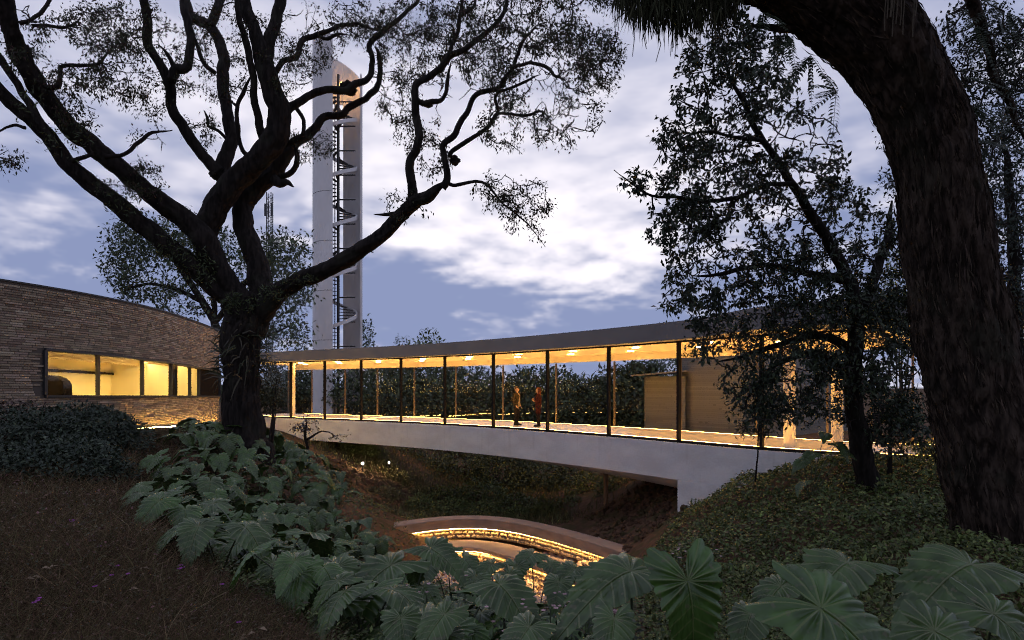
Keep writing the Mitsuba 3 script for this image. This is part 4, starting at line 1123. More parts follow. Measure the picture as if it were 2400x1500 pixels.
bush('pale_green_bush', 'small light green rounded bush in the gully, the brightest one under the footbridge', at(1278, 1205, 29.0), (0.62, 0.55, 0.75), 1500, 0.13, [(0.12, 0.13, 0.035), (0.09, 0.11, 0.03)], seed=50)
bush('yellow_green_bush', 'yellowish green low bush at the foot of the pale green rounded bush', at(1310, 1240, 28.2), (0.7, 0.5, 0.35), 700, 0.11, OL, seed=51)
for (px, py, d, rx, rz, cols) in [(900, 1090, 37, .9, .5, OL), (940, 1125, 35, .9, .5, OL), (985, 1160, 33, .8, .5, OL), (880, 1060, 38, .8, .5, MG), (1030, 1195, 31, .8, .4, OL), (960, 1190, 30.5, .6, .35, OL), (820, 1050, 36, .6, .35, MG), (860, 1052, 36, .6, .4, MG), (905, 1160, 30, .7, .4, OL), (985, 1182, 29, .75, .42, MG), (1060, 1190, 28.6, .8, .45, MG), (1140, 1196, 28.4, .8, .42, MG), (1215, 1204, 28.2, .7, .36, MG)]:
    bush('gully_scrub', 'low olive scrub clump on the gully bank, ' + ORD[k - 12] + ' of thirteen', at(px, py, d), (rx, rx * .8, rz), 900, 0.13, cols, 'olive scrub on the gully bank', seed=60 + k)
    k += 1
# trees standing beyond the bridge, seen through its glass
KB = k
for (px, d, top, rx, cols) in [(610, 62, 905, 4, DG), (690, 66, 880, 4, DG), (880, 58, 862, 4.2, DG), (955, 54, 893, 3.6, DG), (1020, 50, 880, 3.4, DG), (1085, 53, 862, 3.6, DG), (1150, 50, 885, 3.2, DG), (1225, 48, 878, 3.0, DG), (1290, 49, 868, 3.4, DG), (1345, 46, 890, 2.8, DG), (1400, 47, 902, 2.6, DG), (1465, 44, 872, 2.4, DG), (1500, 42, 858, 2.0, DG)]:
    b = at(px, 909, d)
    zt_ = EYE + (909 - top) / F * d
    zg = float(ground(b[0], b[1]))
    bush('background_tree', 'dark tree beyond the footbridge, ' + ORD[k - KB] + ' from the left of those seen through its glass', (b[0], b[1], (zt_ + zg) / 2 + 0.6), (rx, rx * .8, (zt_ - zg) / 2 * 0.95), 3000, 0.42, DG, 'trees seen through the bridge glass', 'tree', seed=90 + k)
    k += 1
bush('rounded_tree', 'dark rounded tree top rising above the bridge roof, the larger one right of the tower', (*at(1005, 909, 78)[:2], 2.8), (4.1, 3.5, 5.6), 5200, 0.42, MG, 'x', 'tree', seed=120)
bush('rounded_tree', 'dark low tree top just left of the larger rounded tree over the bridge roof', (*at(945, 909, 76)[:2], 2.5), (2.5, 2.5, 4.6), 2800, 0.4, DG, 'x', 'tree', seed=121)
bush('slim_tree', 'dark narrow tree at the right foot of the tower', (*at(850, 909, 74)[:2], 3.2), (1.7, 1.7, 6.2), 2600, 0.4, DG, None, 'tree', seed=122)
bush('roofline_tree', 'small dark tree top above the right part of the bridge roof', (*at(1560, 909, 52)[:2], 3.8), (1.6, 1.5, 3.4), 2400, 0.28, DG, None, 'tree', seed=123)
bush('hedge_tree', 'bluish green tree between the tower and the pale feathery tree', (*at(700, 909, 70)[:2], 2.4), (4.0, 3, 4.2), 3400, 0.42, [(0.05, 0.065, 0.045), (0.065, 0.08, 0.055)], None, 'tree', seed=124)
for q_ in labels.values():
    if q_.get('group') == 'x':
        del q_['group']
# bright yellow-green tree glimpsed beside the giant trunk
bush('lit_tree', 'yellow green tree glimpsed between the leafy tree and the giant trunk', at(2110, 670, 24), (0.9, 0.9, 1.3), 900, 0.16, [(0.10, 0.12, 0.03), (0.07, 0.09, 0.025)], None, 'tree', seed=125)
# two small lamps in the scrub under the bridge
for lab_, px, py, d in (('small glowing garden lamp in the scrub under the bridge, the left one', 850, 1086, 32.5), ('small glowing garden lamp in the scrub under the bridge, the right one', 912, 1084, 34.5)):
    t = thing('garden_lamp', lab_, 'lamp', 'garden lamps under the bridge')
    c = at(px, py, d)
    zg = float(ground(c[0], c[1]))
    put('post', tube([[c[0], c[1], zg - 0.1], [c[0], c[1], c[2] - 0.05]], 0.02, 8), 'dark_metal', t, smooth=40)
    b_ = trimesh.creation.icosphere(2, 0.04)
    put('bulb', (b_.vertices + c, b_.faces), 'lamp_case', t, emitter=led(1.0, 0.75, 0.42, 60))
    put('hood', tube([[c[0], c[1], c[2] + 0.065], [c[0], c[1], c[2] + 0.09]], [0.10, 0.03], 12), 'dark_metal', t)
# pale low house far down the gully
hut = thing('pale_house', 'small pale house with dark window openings, far off beneath the right end of the bridge', 'house')
hc = at(1482, 1128, 40)
put('wall', box(hc[0] - 1.1, hc[1], hc[2] - 1.6, hc[0] + 1.1, hc[1] + 2.5, hc[2] + 0.6), 'tower_white', hut)
put('roof', box(hc[0] - 1.35, hc[1] - 0.3, hc[2] + 0.602, hc[0] + 1.35, hc[1] + 2.8, hc[2] + 0.75), 'roof_metal', hut)
for q_ in range(4):
    put('window', box(hc[0] - 0.95 + q_ * 0.52, hc[1] - 0.03, hc[2] - 0.9, hc[0] - 0.65 + q_ * 0.52, hc[1] - 0.005, hc[2] + 0.3), 'dark_metal', hut)

# ------------------------------------------------------------------ lit curved seat walls on the gully floor
A = [(-5.6, 21.2), (-4.9, 22.4), (-4.0, 23.4), (-2.9, 24.2), (-1.6, 24.6), (-.2, 24.1), (1.2, 22.7), (2.25, 21.3), (3.0, 20.2), (3.6, 19.2)]
ap, _ = curve_at(A, 0.25)
ap = np.stack([gaussian_filter1d(ap[:, q_], 3, mode='nearest') for q_ in (0, 1)], 1)
ap = ap[::-1]                       # now the open side lies to the left of the running direction
for name, lab, off, zt_, cop, zb_, dep in (('seat_wall', 'upper curved seat wall in the gully with a glowing light line under its coping', 0.0, -3.28, 0.36, -4.05, 1.0), ('seat_wall', 'lower curved stone seat wall in the gully, lit under its edge', 1.55, -3.98, 0.13, -4.75, 1.35)):
    t = thing(name, lab, 'wall')
    P = offset(ap, off)
    put('coping', sweep(P, lambda k: [(0.14, zt_ - cop), (0.14, zt_ - 0.02), (0.12, zt_), (-0.5 if off == 0 else -1.0, zt_), (-0.5 if off == 0 else -1.0, zt_ - cop)]), 'wall_stone', t, smooth=30, label='smooth brown coping')
    put('face', sweep(P, lambda k: [(0.0, zb_), (0.0, zt_ - cop - 0.003), (-0.3, zt_ - cop - 0.003), (-0.3, zb_)]), 'wall_stone', t)
    st_, cs_ = [], []
    r = np.random.default_rng(5 + int(off))
    L_ = np.concatenate([[0], np.cumsum(np.linalg.norm(np.diff(P, axis=0), axis=1))])
    tt = unit(np.gradient(P, axis=0))
    rows_ = np.arange(zb_ + 0.05, zt_ - cop - 0.06, 0.14)
    for z_ in rows_:
        s_ = 0.05
        while s_ < L_[-1] - 0.2:
            w_ = r.uniform(0.10, 0.26)
            q_ = np.array([np.interp(s_, L_, P[:, 0]), np.interp(s_, L_, P[:, 1])])
            tv = np.array([np.interp(s_, L_, tt[:, 0]), np.interp(s_, L_, tt[:, 1])])
            nv = np.array([-tv[1], tv[0]])
            ico = trimesh.creation.icosphere(1, 1.0)
            vv = np.sign(ico.vertices) * np.abs(ico.vertices) ** 0.7 * [w_ / 2, 0.06, 0.062] * r.uniform(0.9, 1.1, (len(ico.vertices), 3))
            ctr = np.array([*(q_ + nv * 0.02), z_ + 0.03])
            st_.append((ctr + vv[:, :1] * np.array([*tv, 0]) + vv[:, 1:2] * np.array([*nv, 0]) + vv[:, 2:] * np.array([0, 0, 1.0]), ico.faces))
            cs_.append(np.tile(np.array([0.42, 0.33, 0.24]) * r.uniform(0.6, 1.25), (len(vv), 1)))
            s_ += w_ + 0.02
    put('stones', cat(st_), 'stone', t, smooth=True, color=np.vstack(cs_), kind='stuff')
    nr_ = np.stack([-tt[:, 1], tt[:, 0]], 1)
    a_ = np.column_stack([P + nr_ * 0.105, np.full(len(P), zt_ - cop - 0.004)])
    b_ = np.column_stack([P + nr_ * 0.060, np.full(len(P), zt_ - cop - 0.030)])
    v = np.vstack([a_, b_])
    n = len(P)
    f = np.array([[q_, q_ + 1, n + q_ + 1, n + q_] for q_ in range(n - 1)])
    fn = np.cross(v[f[0][1]] - v[f[0][0]], v[f[0][2]] - v[f[0][0]])
    put('light_line', (v, f if fn[2] < 0 else f[:, ::-1]), 'lamp_case', t, emitter=led(1.0, 0.58, 0.15, 9))
r = np.random.default_rng(71)
pb, pc = [], []
pal = np.array([(0.42, 0.34, 0.28), (0.50, 0.40, 0.34), (0.34, 0.26, 0.22), (0.46, 0.30, 0.26)])
for q_ in range(1500):
    x_, y_ = r.uniform(-3.2, 3.2), r.uniform(17.0, 22.9)
    z_ = float(ground(x_, y_))
    s_ = r.uniform(0.05, 0.13)
    ico = trimesh.creation.icosphere(1, 1.0)
    vv = ico.vertices * s_ * [r.uniform(.8, 1.4), r.uniform(.8, 1.3), r.uniform(.5, .8)]
    pb.append((vv + [x_, y_, z_ + 0.02], ico.faces))
    pc.append(np.tile(pal[r.integers(4)] * r.uniform(.7, 1.2), (len(vv), 1)))
put('pebbles', cat(pb), 'stone', None, smooth=True, color=np.vstack(pc), kind='stuff', label='pinkish pebbles on the gully floor in front of the lit seat walls', category='pebbles')

# ------------------------------------------------------------------ ground cover
EDGE = np.array([(-16, 30), (-12.6, 25), (-10, 19.5), (-7.2, 13.3), (-4.7, 8.8), (-3.3, 6.7), (-1.75, 5.2), (-1.0, 4.2), (-0.55, 3.2), (-0.3, 1.0)])
REDGE = np.array([(0.6, 1.0), (0.9, 4.0), (1.5, 7.0), (2.0, 9.6), (2.7, 13), (3.9, 17.4), (5.0, 18.5)])


def left_of_edge(x, y):
    return x < np.interp(y, EDGE[::-1, 1], EDGE[::-1, 0])


def right_of_edge(x, y):
    return x > np.interp(y, REDGE[:, 1], REDGE[:, 0])


def scatter(r, n, x0, x1, y0, y1, inside, power=1.0):
    """Points on the ground, denser near the viewpoint."""
    out = []
    while sum(map(len, out)) < n:
        u = r.random(n)
        y = y0 * (y1 / y0) ** u if power == 1 else y0 + (y1 - y0) * u
        x = r.uniform(-1, 1, n) * y * 1.0
        k = (x > x0) & (x < x1) & inside(x, y)
        out.append(np.stack([x[k], y[k]], 1))
    p = np.vstack(out)[:n]
    return np.column_stack([p, ground(p[:, 0], p[:, 1])])


r = np.random.default_rng(81)
P = scatter(r, 170000, -19, 0.5, 2.0, 26, left_of_edge)
patch = meshkit.fbm(P * [0.8, 0.8, 0] + 4, 3, 8)
hgt = r.uniform(0.08, 0.27, len(P)) * (0.4 + 1.5 * patch) * np.clip(P[:, 1] / 6, 0.7, 1.5)
CT = scatter(r, 900, -19, 0.5, 2.2, 22, left_of_edge)
CT = np.repeat(CT, 45, 0) + r.normal(0, 0.05, (900 * 45, 3)) * [1, 1, 0]
P = np.vstack([P, CT])
hgt = np.concatenate([hgt, np.repeat(r.uniform(0.12, 0.34, 900), 45) * r.uniform(0.6, 1.2, 900 * 45)])
bl = blades(P, unit(r.normal(0, 0.75, (len(P), 3)) * [1, 1, 0.2] + [0, 0, 0.8]), hgt, 0.0032 * np.clip(P[:, 1] / 4, 0.8, 3.5), r.normal(0, 0.35, (len(P), 3)) * [1, 1, .5])
DRY = [(0.105, 0.068, 0.034), (0.070, 0.049, 0.026), (0.082, 0.074, 0.028), (0.17, 0.120, 0.066), (0.095, 0.050, 0.034)]
dry = thing('dry_ground_cover', 'brownish dry trailing ground cover with a few purple flowers, filling the lower left corner', 'ground cover')
labels[dry]['kind'] = 'stuff'
put('stems', bl, 'leaf_matt', dry, kind='stuff', color=tint2(len(P), 5, DRY, 0.35, [.3, .25, .2, .1, .15], r))
P2 = scatter(r, 26000, -19, 0.5, 2.0, 26, left_of_edge)
patch = meshkit.fbm(P2 * [0.8, 0.8, 0] + 4, 3, 8)
P2[:, 2] += r.uniform(0.02, 0.16, len(P2)) * (0.4 + 1.3 * patch) * np.clip(P2[:, 1] / 6, 0.7, 1.5)
lv = leaves(P2, rand_dirs(len(P2), r) * [1, 1, .5], unit(r.normal(0, .5, (len(P2), 3)) + [0, 0, 1]), r.uniform(0.02, 0.045, len(P2)) * np.clip(P2[:, 1] / 5, .8, 2.2), r.uniform(0.010, 0.022, len(P2)) * np.clip(P2[:, 1] / 5, .8, 2.2))
put('small_leaves', lv, 'leaf', dry, kind='stuff', color=tint2(len(P2), 5, [(0.060, 0.050, 0.022), (0.100, 0.054, 0.034), (0.115, 0.050, 0.050), (0.045, 0.050, 0.020)], 0.35, [.35, .3, .15, .2], r))


def flower(parent, c, size, col, r, n=5):
    out = []
    a0 = r.uniform(0, 6.28)
    for q_ in range(n):
        a = a0 + q_ * 2 * math.pi / n
        out.append(leaves(np.array([c]), np.array([[math.cos(a), math.sin(a) - 0.2, 0.45]]), np.array([[0, -.4, 1.0]]), size, size * 0.8, 0.1))
    m = cat(out)
    put('flower', m, 'petal', parent, color=np.tile(np.asarray(col) * r.uniform(.75, 1.2), (len(m[0]), 1)))


for (px, py) in ((88, 1437), (80, 1442), (92, 1432), (168, 1236), (170, 1240), (424, 1312), (428, 1318), (420, 1325), (380, 1285), (268, 1155), (733, 1460), (640, 1478), (262, 1372), (300, 1365), (222, 1400), (130, 1120), (310, 1158), (275, 1345), (520, 1345), (150, 1143), (232, 1300), (560, 1440)):
    d = 1.62 * F / (py - 909)
    g_ = np.array([(px - 1200) / F * d, d])
    c = np.array([*g_, float(ground(*g_)) + 0.13])
    flower(dry, c, 0.022 * max(1, d / 5), (0.32, 0.05, 0.34), r)
for (px, py) in ((330, 1340), (65, 1385), (262, 1373), (630, 1460), (640, 1475), (332, 1392), (95, 1366), (560, 1478), (10, 1190), (600, 1450)):
    d = 1.6 * F / (py - 909)
    g_ = np.array([(px - 1200) / F * d, d])
    c = np.array([*g_, float(ground(*g_)) + 0.12])
    lv = leaves(c[None] + r.normal(0, .015, (2, 3)), rand_dirs(2, r) * [1, 1, .3], np.tile([0, -.4, 1.0], (2, 1)), 0.075, 0.032, 0.4)
    put('fallen_leaf', lv, 'leaf_matt', dry, color=np.tile(np.array([0.30, 0.22, 0.15]) * r.uniform(.7, 1.2), (10, 1)))

r = np.random.default_rng(82)
P = scatter(r, 95000, 0.5, 15, 2.6, 19, right_of_edge)
lump = meshkit.fbm(P * [1.1, 1.1, 0] + 9, 4, 4)
P[:, 2] += r.uniform(0.0, 0.08, len(P)) + 0.95 * np.clip(lump - 0.38, 0, 1) * r.uniform(0.25, 1, len(P)) ** 0.6
sc = np.clip(P[:, 1] / 9, 0.6, 1.5)
lv = leaves(P, unit(r.normal(0, 1, (len(P), 3)) * [1, 1, .4] + [0, -.1, -0.1]), unit(r.normal(0, .45, (len(P), 3)) + [0, -0.15, 1]), r.uniform(0.05, 0.095, len(P)) * sc, r.uniform(0.03, 0.055, len(P)) * sc)
colr = tint2(len(P), 5, [(0.080, 0.108, 0.028), (0.105, 0.12, 0.036), (0.098, 0.080, 0.038), (0.056, 0.078, 0.024)], 0.36, [.38, .25, .10, .27], r)
C = scatter(r, 420, 0.5, 15, 3.5, 19, right_of_edge)
C = np.repeat(C, 30, 0)
n = len(C)
az = r.uniform(0, 2 * math.pi, n)
lean = r.uniform(0.2, 1.0, n)
dv = np.stack([np.cos(az) * lean, np.sin(az) * lean, r.uniform(0.4, 1.0, n)], 1)
hh = np.repeat(r.uniform(0.10, 0.36, n // 30), 30)
C[:, 2] += hh * 0.2
tf = leaves(C + unit(dv) * (hh * r.uniform(0.2, 1.0, n))[:, None], unit(dv + r.normal(0, .4, (n, 3))), unit(r.normal(0, .4, (n, 3)) + [0, -.2, 1]), r.uniform(0.05, 0.12, n), r.uniform(0.03, 0.055, n))
lv = cat([lv, tf])
colr = np.vstack([colr, tint2(n, 5, [(0.090, 0.118, 0.028), (0.060, 0.085, 0.024), (0.115, 0.120, 0.040)], 0.3, None, r)])
put('green_ground_cover', lv, 'leaf', None, color=colr, kind='stuff', label='dense small-leaved green ground cover over the mound on the right', category='ground cover')


def slope_zone(x, y):
    return ~left_of_edge(x, y) & ~right_of_edge(x, y) & ~((y > 16.8) & (x > -3.4))


P = scatter(r, 42000, -14, 4, 2.4, 28, slope_zone)
P[:, 2] += r.uniform(0, 0.22, len(P))
sc = np.clip(P[:, 1] / 9, 0.5, 1.6)
lv = leaves(P, unit(r.normal(0, 1, (len(P), 3)) * [1, 1, .4]), unit(r.normal(0, .5, (len(P), 3)) + [0, -0.15, 1]), r.uniform(0.05, 0.12, len(P)) * sc, r.uniform(0.025, 0.05, len(P)) * sc)
put('slope_undergrowth', lv, 'leaf', None, color=tint2(len(P), 5, [(0.062, 0.086, 0.022), (0.085, 0.105, 0.030), (0.070, 0.066, 0.032)], 0.32, None, r), kind='stuff', label='dark low undergrowth beneath the elephant ear plants', category='undergrowth')


def gully_zone(x, y):
    return (x > -11) & (x < 9) & (y > 25.5)


P = scatter(r, 15000, -11, 9, 25.5, 42, gully_zone, 2)
red = meshkit.fbm(P * [0.5, 0.5, 0] + 2, 3, 6)
k = ((P[:, 0] > -5.0) | (P[:, 1] > 33.5)) & (P[:, 0] < 2.5)
P = P[k | (r.random(len(P)) < 0.10)]
bl = blades(P, unit(r.normal(0, .3, (len(P), 3)) + [0, 0, 1]), r.uniform(0.2, 0.55, len(P)), 0.03, r.normal(0, .2, (len(P), 3)))
put('gully_grass', bl, 'leaf_matt', None, color=tint2(len(P), 5, OL, 0.3, None, r), kind='stuff', label='olive grass on the gully floor and bank under the bridge', category='grass')
# loose clods on the bare soil banks
cl = []
for q_ in range(700):
    if q_ % 2:
        x_, y_ = r.uniform(-9.5, -5.0), r.uniform(25.5, 33)
    else:
        x_, y_ = r.uniform(3.0, 6.5), r.uniform(19.5, 26)
    s_ = r.uniform(0.04, 0.16)
    ico = trimesh.creation.icosphere(1, s_)
    cl.append((ico.vertices * r.uniform(.6, 1.3, (len(ico.vertices), 3)) + [x_, y_, float(ground(x_, y_))], ico.faces))
put('soil_clods', cat(cl), 'soil', None, kind='stuff', label='loose clods on the red soil banks under the bridge', category='soil')

# ---- dark shrubs in front of the brick building
r = np.random.default_rng(83)
for q_, (px, py, d, rx, ry, rz, lab) in enumerate([(60, 1060, 14.5, 1.9, 1.5, 1.05, 'leftmost dark green shrub cut by the left picture edge, in front of the brick wall'), (190, 1040, 15.5, 1.5, 1.4, 0.95, 'dark green shrub below the left end of the glowing window'),
                                                    (238, 1035, 16.0, 0.85, 1.0, 0.80, 'dark green shrub at the right end of the hedge, beside the wall foot light'), (130, 1105, 12.2, 1.5, 1.0, 0.65, 'low dark green shrub in front of the hedge, on the brown ground cover')]):
    bush('dark_shrub', lab, at(px, py, d), (rx, ry, rz), 9000, 0.105, [(0.026, 0.038, 0.022), (0.038, 0.050, 0.026), (0.020, 0.030, 0.018)], None, 'shrub', seed=200 + q_, lump=0.35)
bush('reddish_shrub', 'thin reddish-leaved shrub against the brick wall at the left picture edge', at(35, 985, 16.3), (1.2, .7, .55), 1500, 0.10, [(0.060, 0.030, 0.026), (0.045, 0.035, 0.022)], None, 'shrub', seed=210)
bush('young_shrub', 'leafy young shrub clinging to the right side of the old trunk, lit orange from behind', at(632, 905, 20.5), (0.42, 0.35, 0.85), 900, 0.11, [(0.045, 0.045, 0.020), (0.07, 0.06, 0.025)], None, 'shrub', seed=211)
r = np.random.default_rng(84)
broad_tree('reddish_sapling', 'small bare-stemmed sapling with reddish leaves in front of the left end of the white beam', [([(722, 1075, 4), (720, 1040, 3.5), (716, 1010, 3), (718, 985, 2)], 22.5, 22.5), ([(719, 1030, 3), (745, 1015, 2), (765, 1012, 1.5), (800, 1030, 1)], 22.5, 22.3)],
           [(720, 995, 42, 16, 22.1, 22.9, 30), (700, 1005, 25, 10, 22.2, 22.8, 10), (790, 1022, 30, 10, 22.2, 22.6, 6)], r, (0.10, 0.045), 3, 0.06, [(0.07, 0.042, 0.032), (0.05, 0.04, 0.025)], cat_='sapling', seg=0.12, rmax=0.012)
broad_tree('ridge_sapling', 'thin dark sapling on the crest of the right mound, in front of the bridge end', [([(2085, 1110, 6), (2083, 1050, 5), (2088, 980, 4), (2080, 920, 3)], 13.2, 13.2), ([(2084, 1030, 4), (2110, 985, 3), (2140, 950, 2)], 13.2, 13)],
           [(2085, 940, 45, 40, 12.9, 13.6, 28), (2130, 960, 40, 40, 12.8, 13.4, 20), (2050, 1000, 30, 30, 12.9, 13.5, 10)], r, (0.10, 0.05), 4, 0.07, [(0.026, 0.036, 0.020), (0.035, 0.045, 0.022)], cat_='sapling', seg=0.12, rmax=0.012)
broad_tree('window_sapling', 'slim sapling rising in front of the glass near the right end of the bridge', [([(1770, 1130, 2), (1776, 1040, 1.8), (1784, 960, 1.5), (1780, 900, 1)], 14.5, 14.2), ([(1786, 1000, 3), (1810, 970, 2), (1830, 940, 2)], 14.4, 14.1)],
           [(1785, 960, 50, 60, 13.9, 14.7, 34), (1830, 940, 35, 50, 13.9, 14.5, 20), (1745, 1000, 25, 22, 14, 14.6, 9)], r, (0.11, 0.055), 4, 0.07, [(0.028, 0.034, 0.016), (0.040, 0.046, 0.020)], cat_='sapling', seg=0.12, rmax=0.012)

# ------------------------------------------------------------------ elephant ear plants
def ear_leaf(seed):
    """An arrow-shaped leaf blade with a midrib, side veins that leave it in pairs, pleats between them and a scalloped rim."""
    r = np.random.default_rng(seed)
    th = np.linspace(-math.pi, math.pi, 161)
    deg = np.abs(np.degrees(th))
    R_t = np.interp(deg, [0, 6, 16, 34, 60, 92, 120, 138, 150, 162, 172, 178, 180], [0.95, 0.84, 0.72, 0.58, 0.47, 0.43, 0.50, 0.57, 0.52, 0.34, 0.16, 0.06, 0.05])
    R_t = gaussian_filter1d(R_t, 0.8, mode='nearest')
    R_t = R_t * (1 + 0.05 * np.sin(3 * th + r.uniform(0, 6)) + 0.03 * np.sin(11 * th + r.uniform(0, 6)))
    gap, slope, t0 = r.uniform(0.105, 0.13), 0.62, math.atan2(1, 0.62)
    skew = r.uniform(-0.35, 0.35)

    def phase(x, y):
        t = np.arctan2(np.abs(y), x)
        k = np.where(t < t0, (x - slope * np.abs(y)) / gap, -(t - t0) / math.radians(21))
        return k + np.where(y > 0, skew, 0)

    k0 = phase(R_t * np.cos(th), R_t * np.sin(th))
    wave = np.abs(np.cos(math.pi * k0)) ** 0.6
    R_t = R_t * (1 - r.uniform(0.12, 0.20) * (1 - wave) * np.clip(deg / 14, 0, 1))
    rho = np.array([0.015, 0.10, 0.22, 0.36, 0.5, 0.64, 0.77, 0.9, 1.0])
    X = rho[:, None] * R_t * np.cos(th)
    Y = rho[:, None] * R_t * np.sin(th)
    ph = phase(X, Y)
    rr = np.hypot(X, Y)
    flat = np.clip(np.abs(Y) / 0.12, 0, 1) + (X < 0) * 1.0
    pleat = r.uniform(0.012, 0.020) * np.cos(2 * math.pi * ph) * np.clip(rr / 0.2, 0, 1) * np.clip(flat, 0, 1)
    Z = pleat - r.uniform(0.40, 0.75) * np.clip(X, 0, 1) ** 2 - 0.5 * np.clip(-X, 0, 1) ** 1.5 + 0.34 * np.abs(Y) - r.uniform(0.7, 1.1) * Y ** 2 + 0.20 * (meshkit.fbm(np.stack([X * 2.2 + 9, Y * 2.2, X * 0 + seed * 1.3], -1), 3, seed) - 0.5) * (0.2 + rr)
    Z += (rho ** 4)[:, None] * (0.030 * np.sin(5 * th + r.uniform(0, 6)))[None]
    Z += 0.06 * r.normal() * X * Y
    n_r, n_t = X.shape
    v = np.stack([X, Y, Z], -1).reshape(-1, 3)
    i, j = np.meshgrid(np.arange(n_r - 1), np.arange(n_t - 1), indexing='ij')
    f = np.stack([i * n_t + j, (i + 1) * n_t + j, (i + 1) * n_t + j + 1, i * n_t + j + 1], -1).reshape(-1, 4)
    f = np.vstack([f[:, [0, 1, 2]], f[:, [0, 2, 3]]])
    space = np.where(np.arctan2(np.abs(Y), X) < t0, gap * 0.85, math.radians(21) * rr)
    uv = np.stack([ph, space], -1).reshape(-1, 2)
    m = n_t // 2
    rib = v.reshape(n_r, n_t, 3)[:, m] + [0, 0, 0.006]
    tv, tf = tube(rib, np.linspace(0.013, 0.004, n_r), 6, closed=False)
    return (np.vstack([v, tv]), np.vstack([f, tf + len(v)])), np.vstack([uv, np.tile([0.0, 0.0], (len(tv), 1))])


EARS = {}
for mat in ('ear_grey', 'ear_green'):
    EARS[mat] = []
    for q_ in range(12):
        m, uv = ear_leaf(300 + q_)
        EARS[mat].append(mikit.ply(m, mat, smooth=True, uv=uv))


def add_ear(plant, base, attach, tip, normal, size, mat, r):
    x = unit(np.asarray(tip, float))
    n = np.asarray(normal, float)
    n = unit(n - x * (n @ x))
    y = np.cross(n, x)
    M = np.eye(4)
    w_ = r.uniform(0.78, 1.05)
    size = size * 0.9
    M[:3, 0], M[:3, 1], M[:3, 2], M[:3, 3] = x * size, y * size * w_, n * size, attach
    lk = place('leaf', EARS[mat][r.integers(12)], M, plant)
    base = np.asarray(base)
    mid = base + (attach - base) * 0.55 + np.array([0, 0, 0.10 * np.linalg.norm(attach - base)])
    p = spline([base, mid, attach - 0.004 * n], n=5)
    put('stalk', tube(p, np.linspace(0.016, 0.007, len(p)) * max(0.6, size / 0.7), 6), 'stalk_green', plant, smooth=True)


def random_ear(plant, base, r, size, mat, az0, spread=1.3, length=(0.35, 0.75)):
    a = az0 + r.normal(0, spread)
    o = np.array([math.cos(a), math.sin(a), 0])
    L = r.uniform(*length)
    attach = base + o * L * r.uniform(0.35, 0.75) + np.array([0, 0, L * r.uniform(0.7, 1.0)])
    b = r.uniform(0.05, 0.75)
    tip = o * math.cos(b) - np.array([0, 0, 1.0]) * math.sin(b) + r.normal(0, 0.12, 3)
    nrm = np.array([0, 0, 1.0]) * math.cos(b) + o * math.sin(b) + r.normal(0, 0.15, 3)
    add_ear(plant, base, attach, tip, nrm, size * r.uniform(0.75, 1.2), mat, r)


r = np.random.default_rng(91)
POLY = np.array([(-13.0, 25.5), (-10.4, 20), (-7.3, 13.5), (-4.8, 9.0), (-3.3, 6.9), (-1.8, 5.6), (-0.8, 5.2), (0.4, 5.6), (0.6, 7.0), (0.0, 8.8), (-1.4, 11.5), (-2.7, 15.2), (-4.3, 18.3), (-5.9, 22.0), (-7.6, 25.5), (-9.6, 29), (-11.0, 31.5), (-12.5, 29)])
from shapely.geometry import Polygon, Point
PG = Polygon(POLY)
spots = [((px - 1200) / F * d, d) for px, d in ((425, 17.0), (470, 17.4), (525, 17.3), (580, 17.4), (635, 17.6), (690, 18.2), (450, 15.9), (505, 16.1), (560, 16.2), (618, 16.4), (672, 16.9), (655, 19.5), (640, 21.0), (690, 20.2), (725, 21.5), (700, 23.0), (600, 15.1), (642, 15.5), (560, 14.9), (592, 13.9), (640, 14.4), (690, 15.4), (722, 17.0), (742, 18.6), (622, 13.1), (672, 13.6), (712, 14.6), (745, 16.2), (765, 17.6))]
tries = 0
while tries < 16000 and len(spots) < 190:
    tries += 1
    x_, y_ = r.uniform(-13, 1), 5.2 * (29 / 5.2) ** r.random()
    if not PG.contains(Point(x_, y_)):
        continue
    if y_ > 15.5 and 1200 + F * x_ / y_ < 445:
        continue
    md_ = 0.50 + 0.016 * y_
    if all((x_ - a) ** 2 + (y_ - b) ** 2 > md_ ** 2 for a, b in spots):
        spots.append((x_, y_))
for (x_, y_) in spots:
    px_ = 1200 + F * x_ / y_
    rim = float(np.interp(y_, EDGE[::-1, 1], EDGE[::-1, 0]))
    zone = 0 if y_ > 15.4 else (1 if x_ - rim < 1.1 else (2 if y_ > 9.5 else 3))
    lab_, grp_ = (('elephant ear plant massed with others round the foot of the old tree', 'elephant ear plants round the old tree'),
                  ('elephant ear plant in the row along the rim of the brown ground cover', 'elephant ear plants along the brown ground cover'),
                  ('elephant ear plant in the middle of the mass on the gully slope', 'elephant ear plants on the middle of the slope'),
                  ('elephant ear plant in the thicket at the bottom, below the lit seat walls', 'elephant ear plants below the seat walls'))[zone]
    t = thing('elephant_ear_plant', lab_, 'plant', grp_)
    base = np.array([x_, y_, float(ground(x_, y_)) - 0.02])
    mat = r.choice(['ear_grey', 'ear_green'], p=[.62, .38])
    for q_ in range(r.integers(4, 7)):
        random_ear(t, base, r, r.uniform(0.40, 0.62), mat if r.random() < 0.8 else 'ear_green', -2.2)


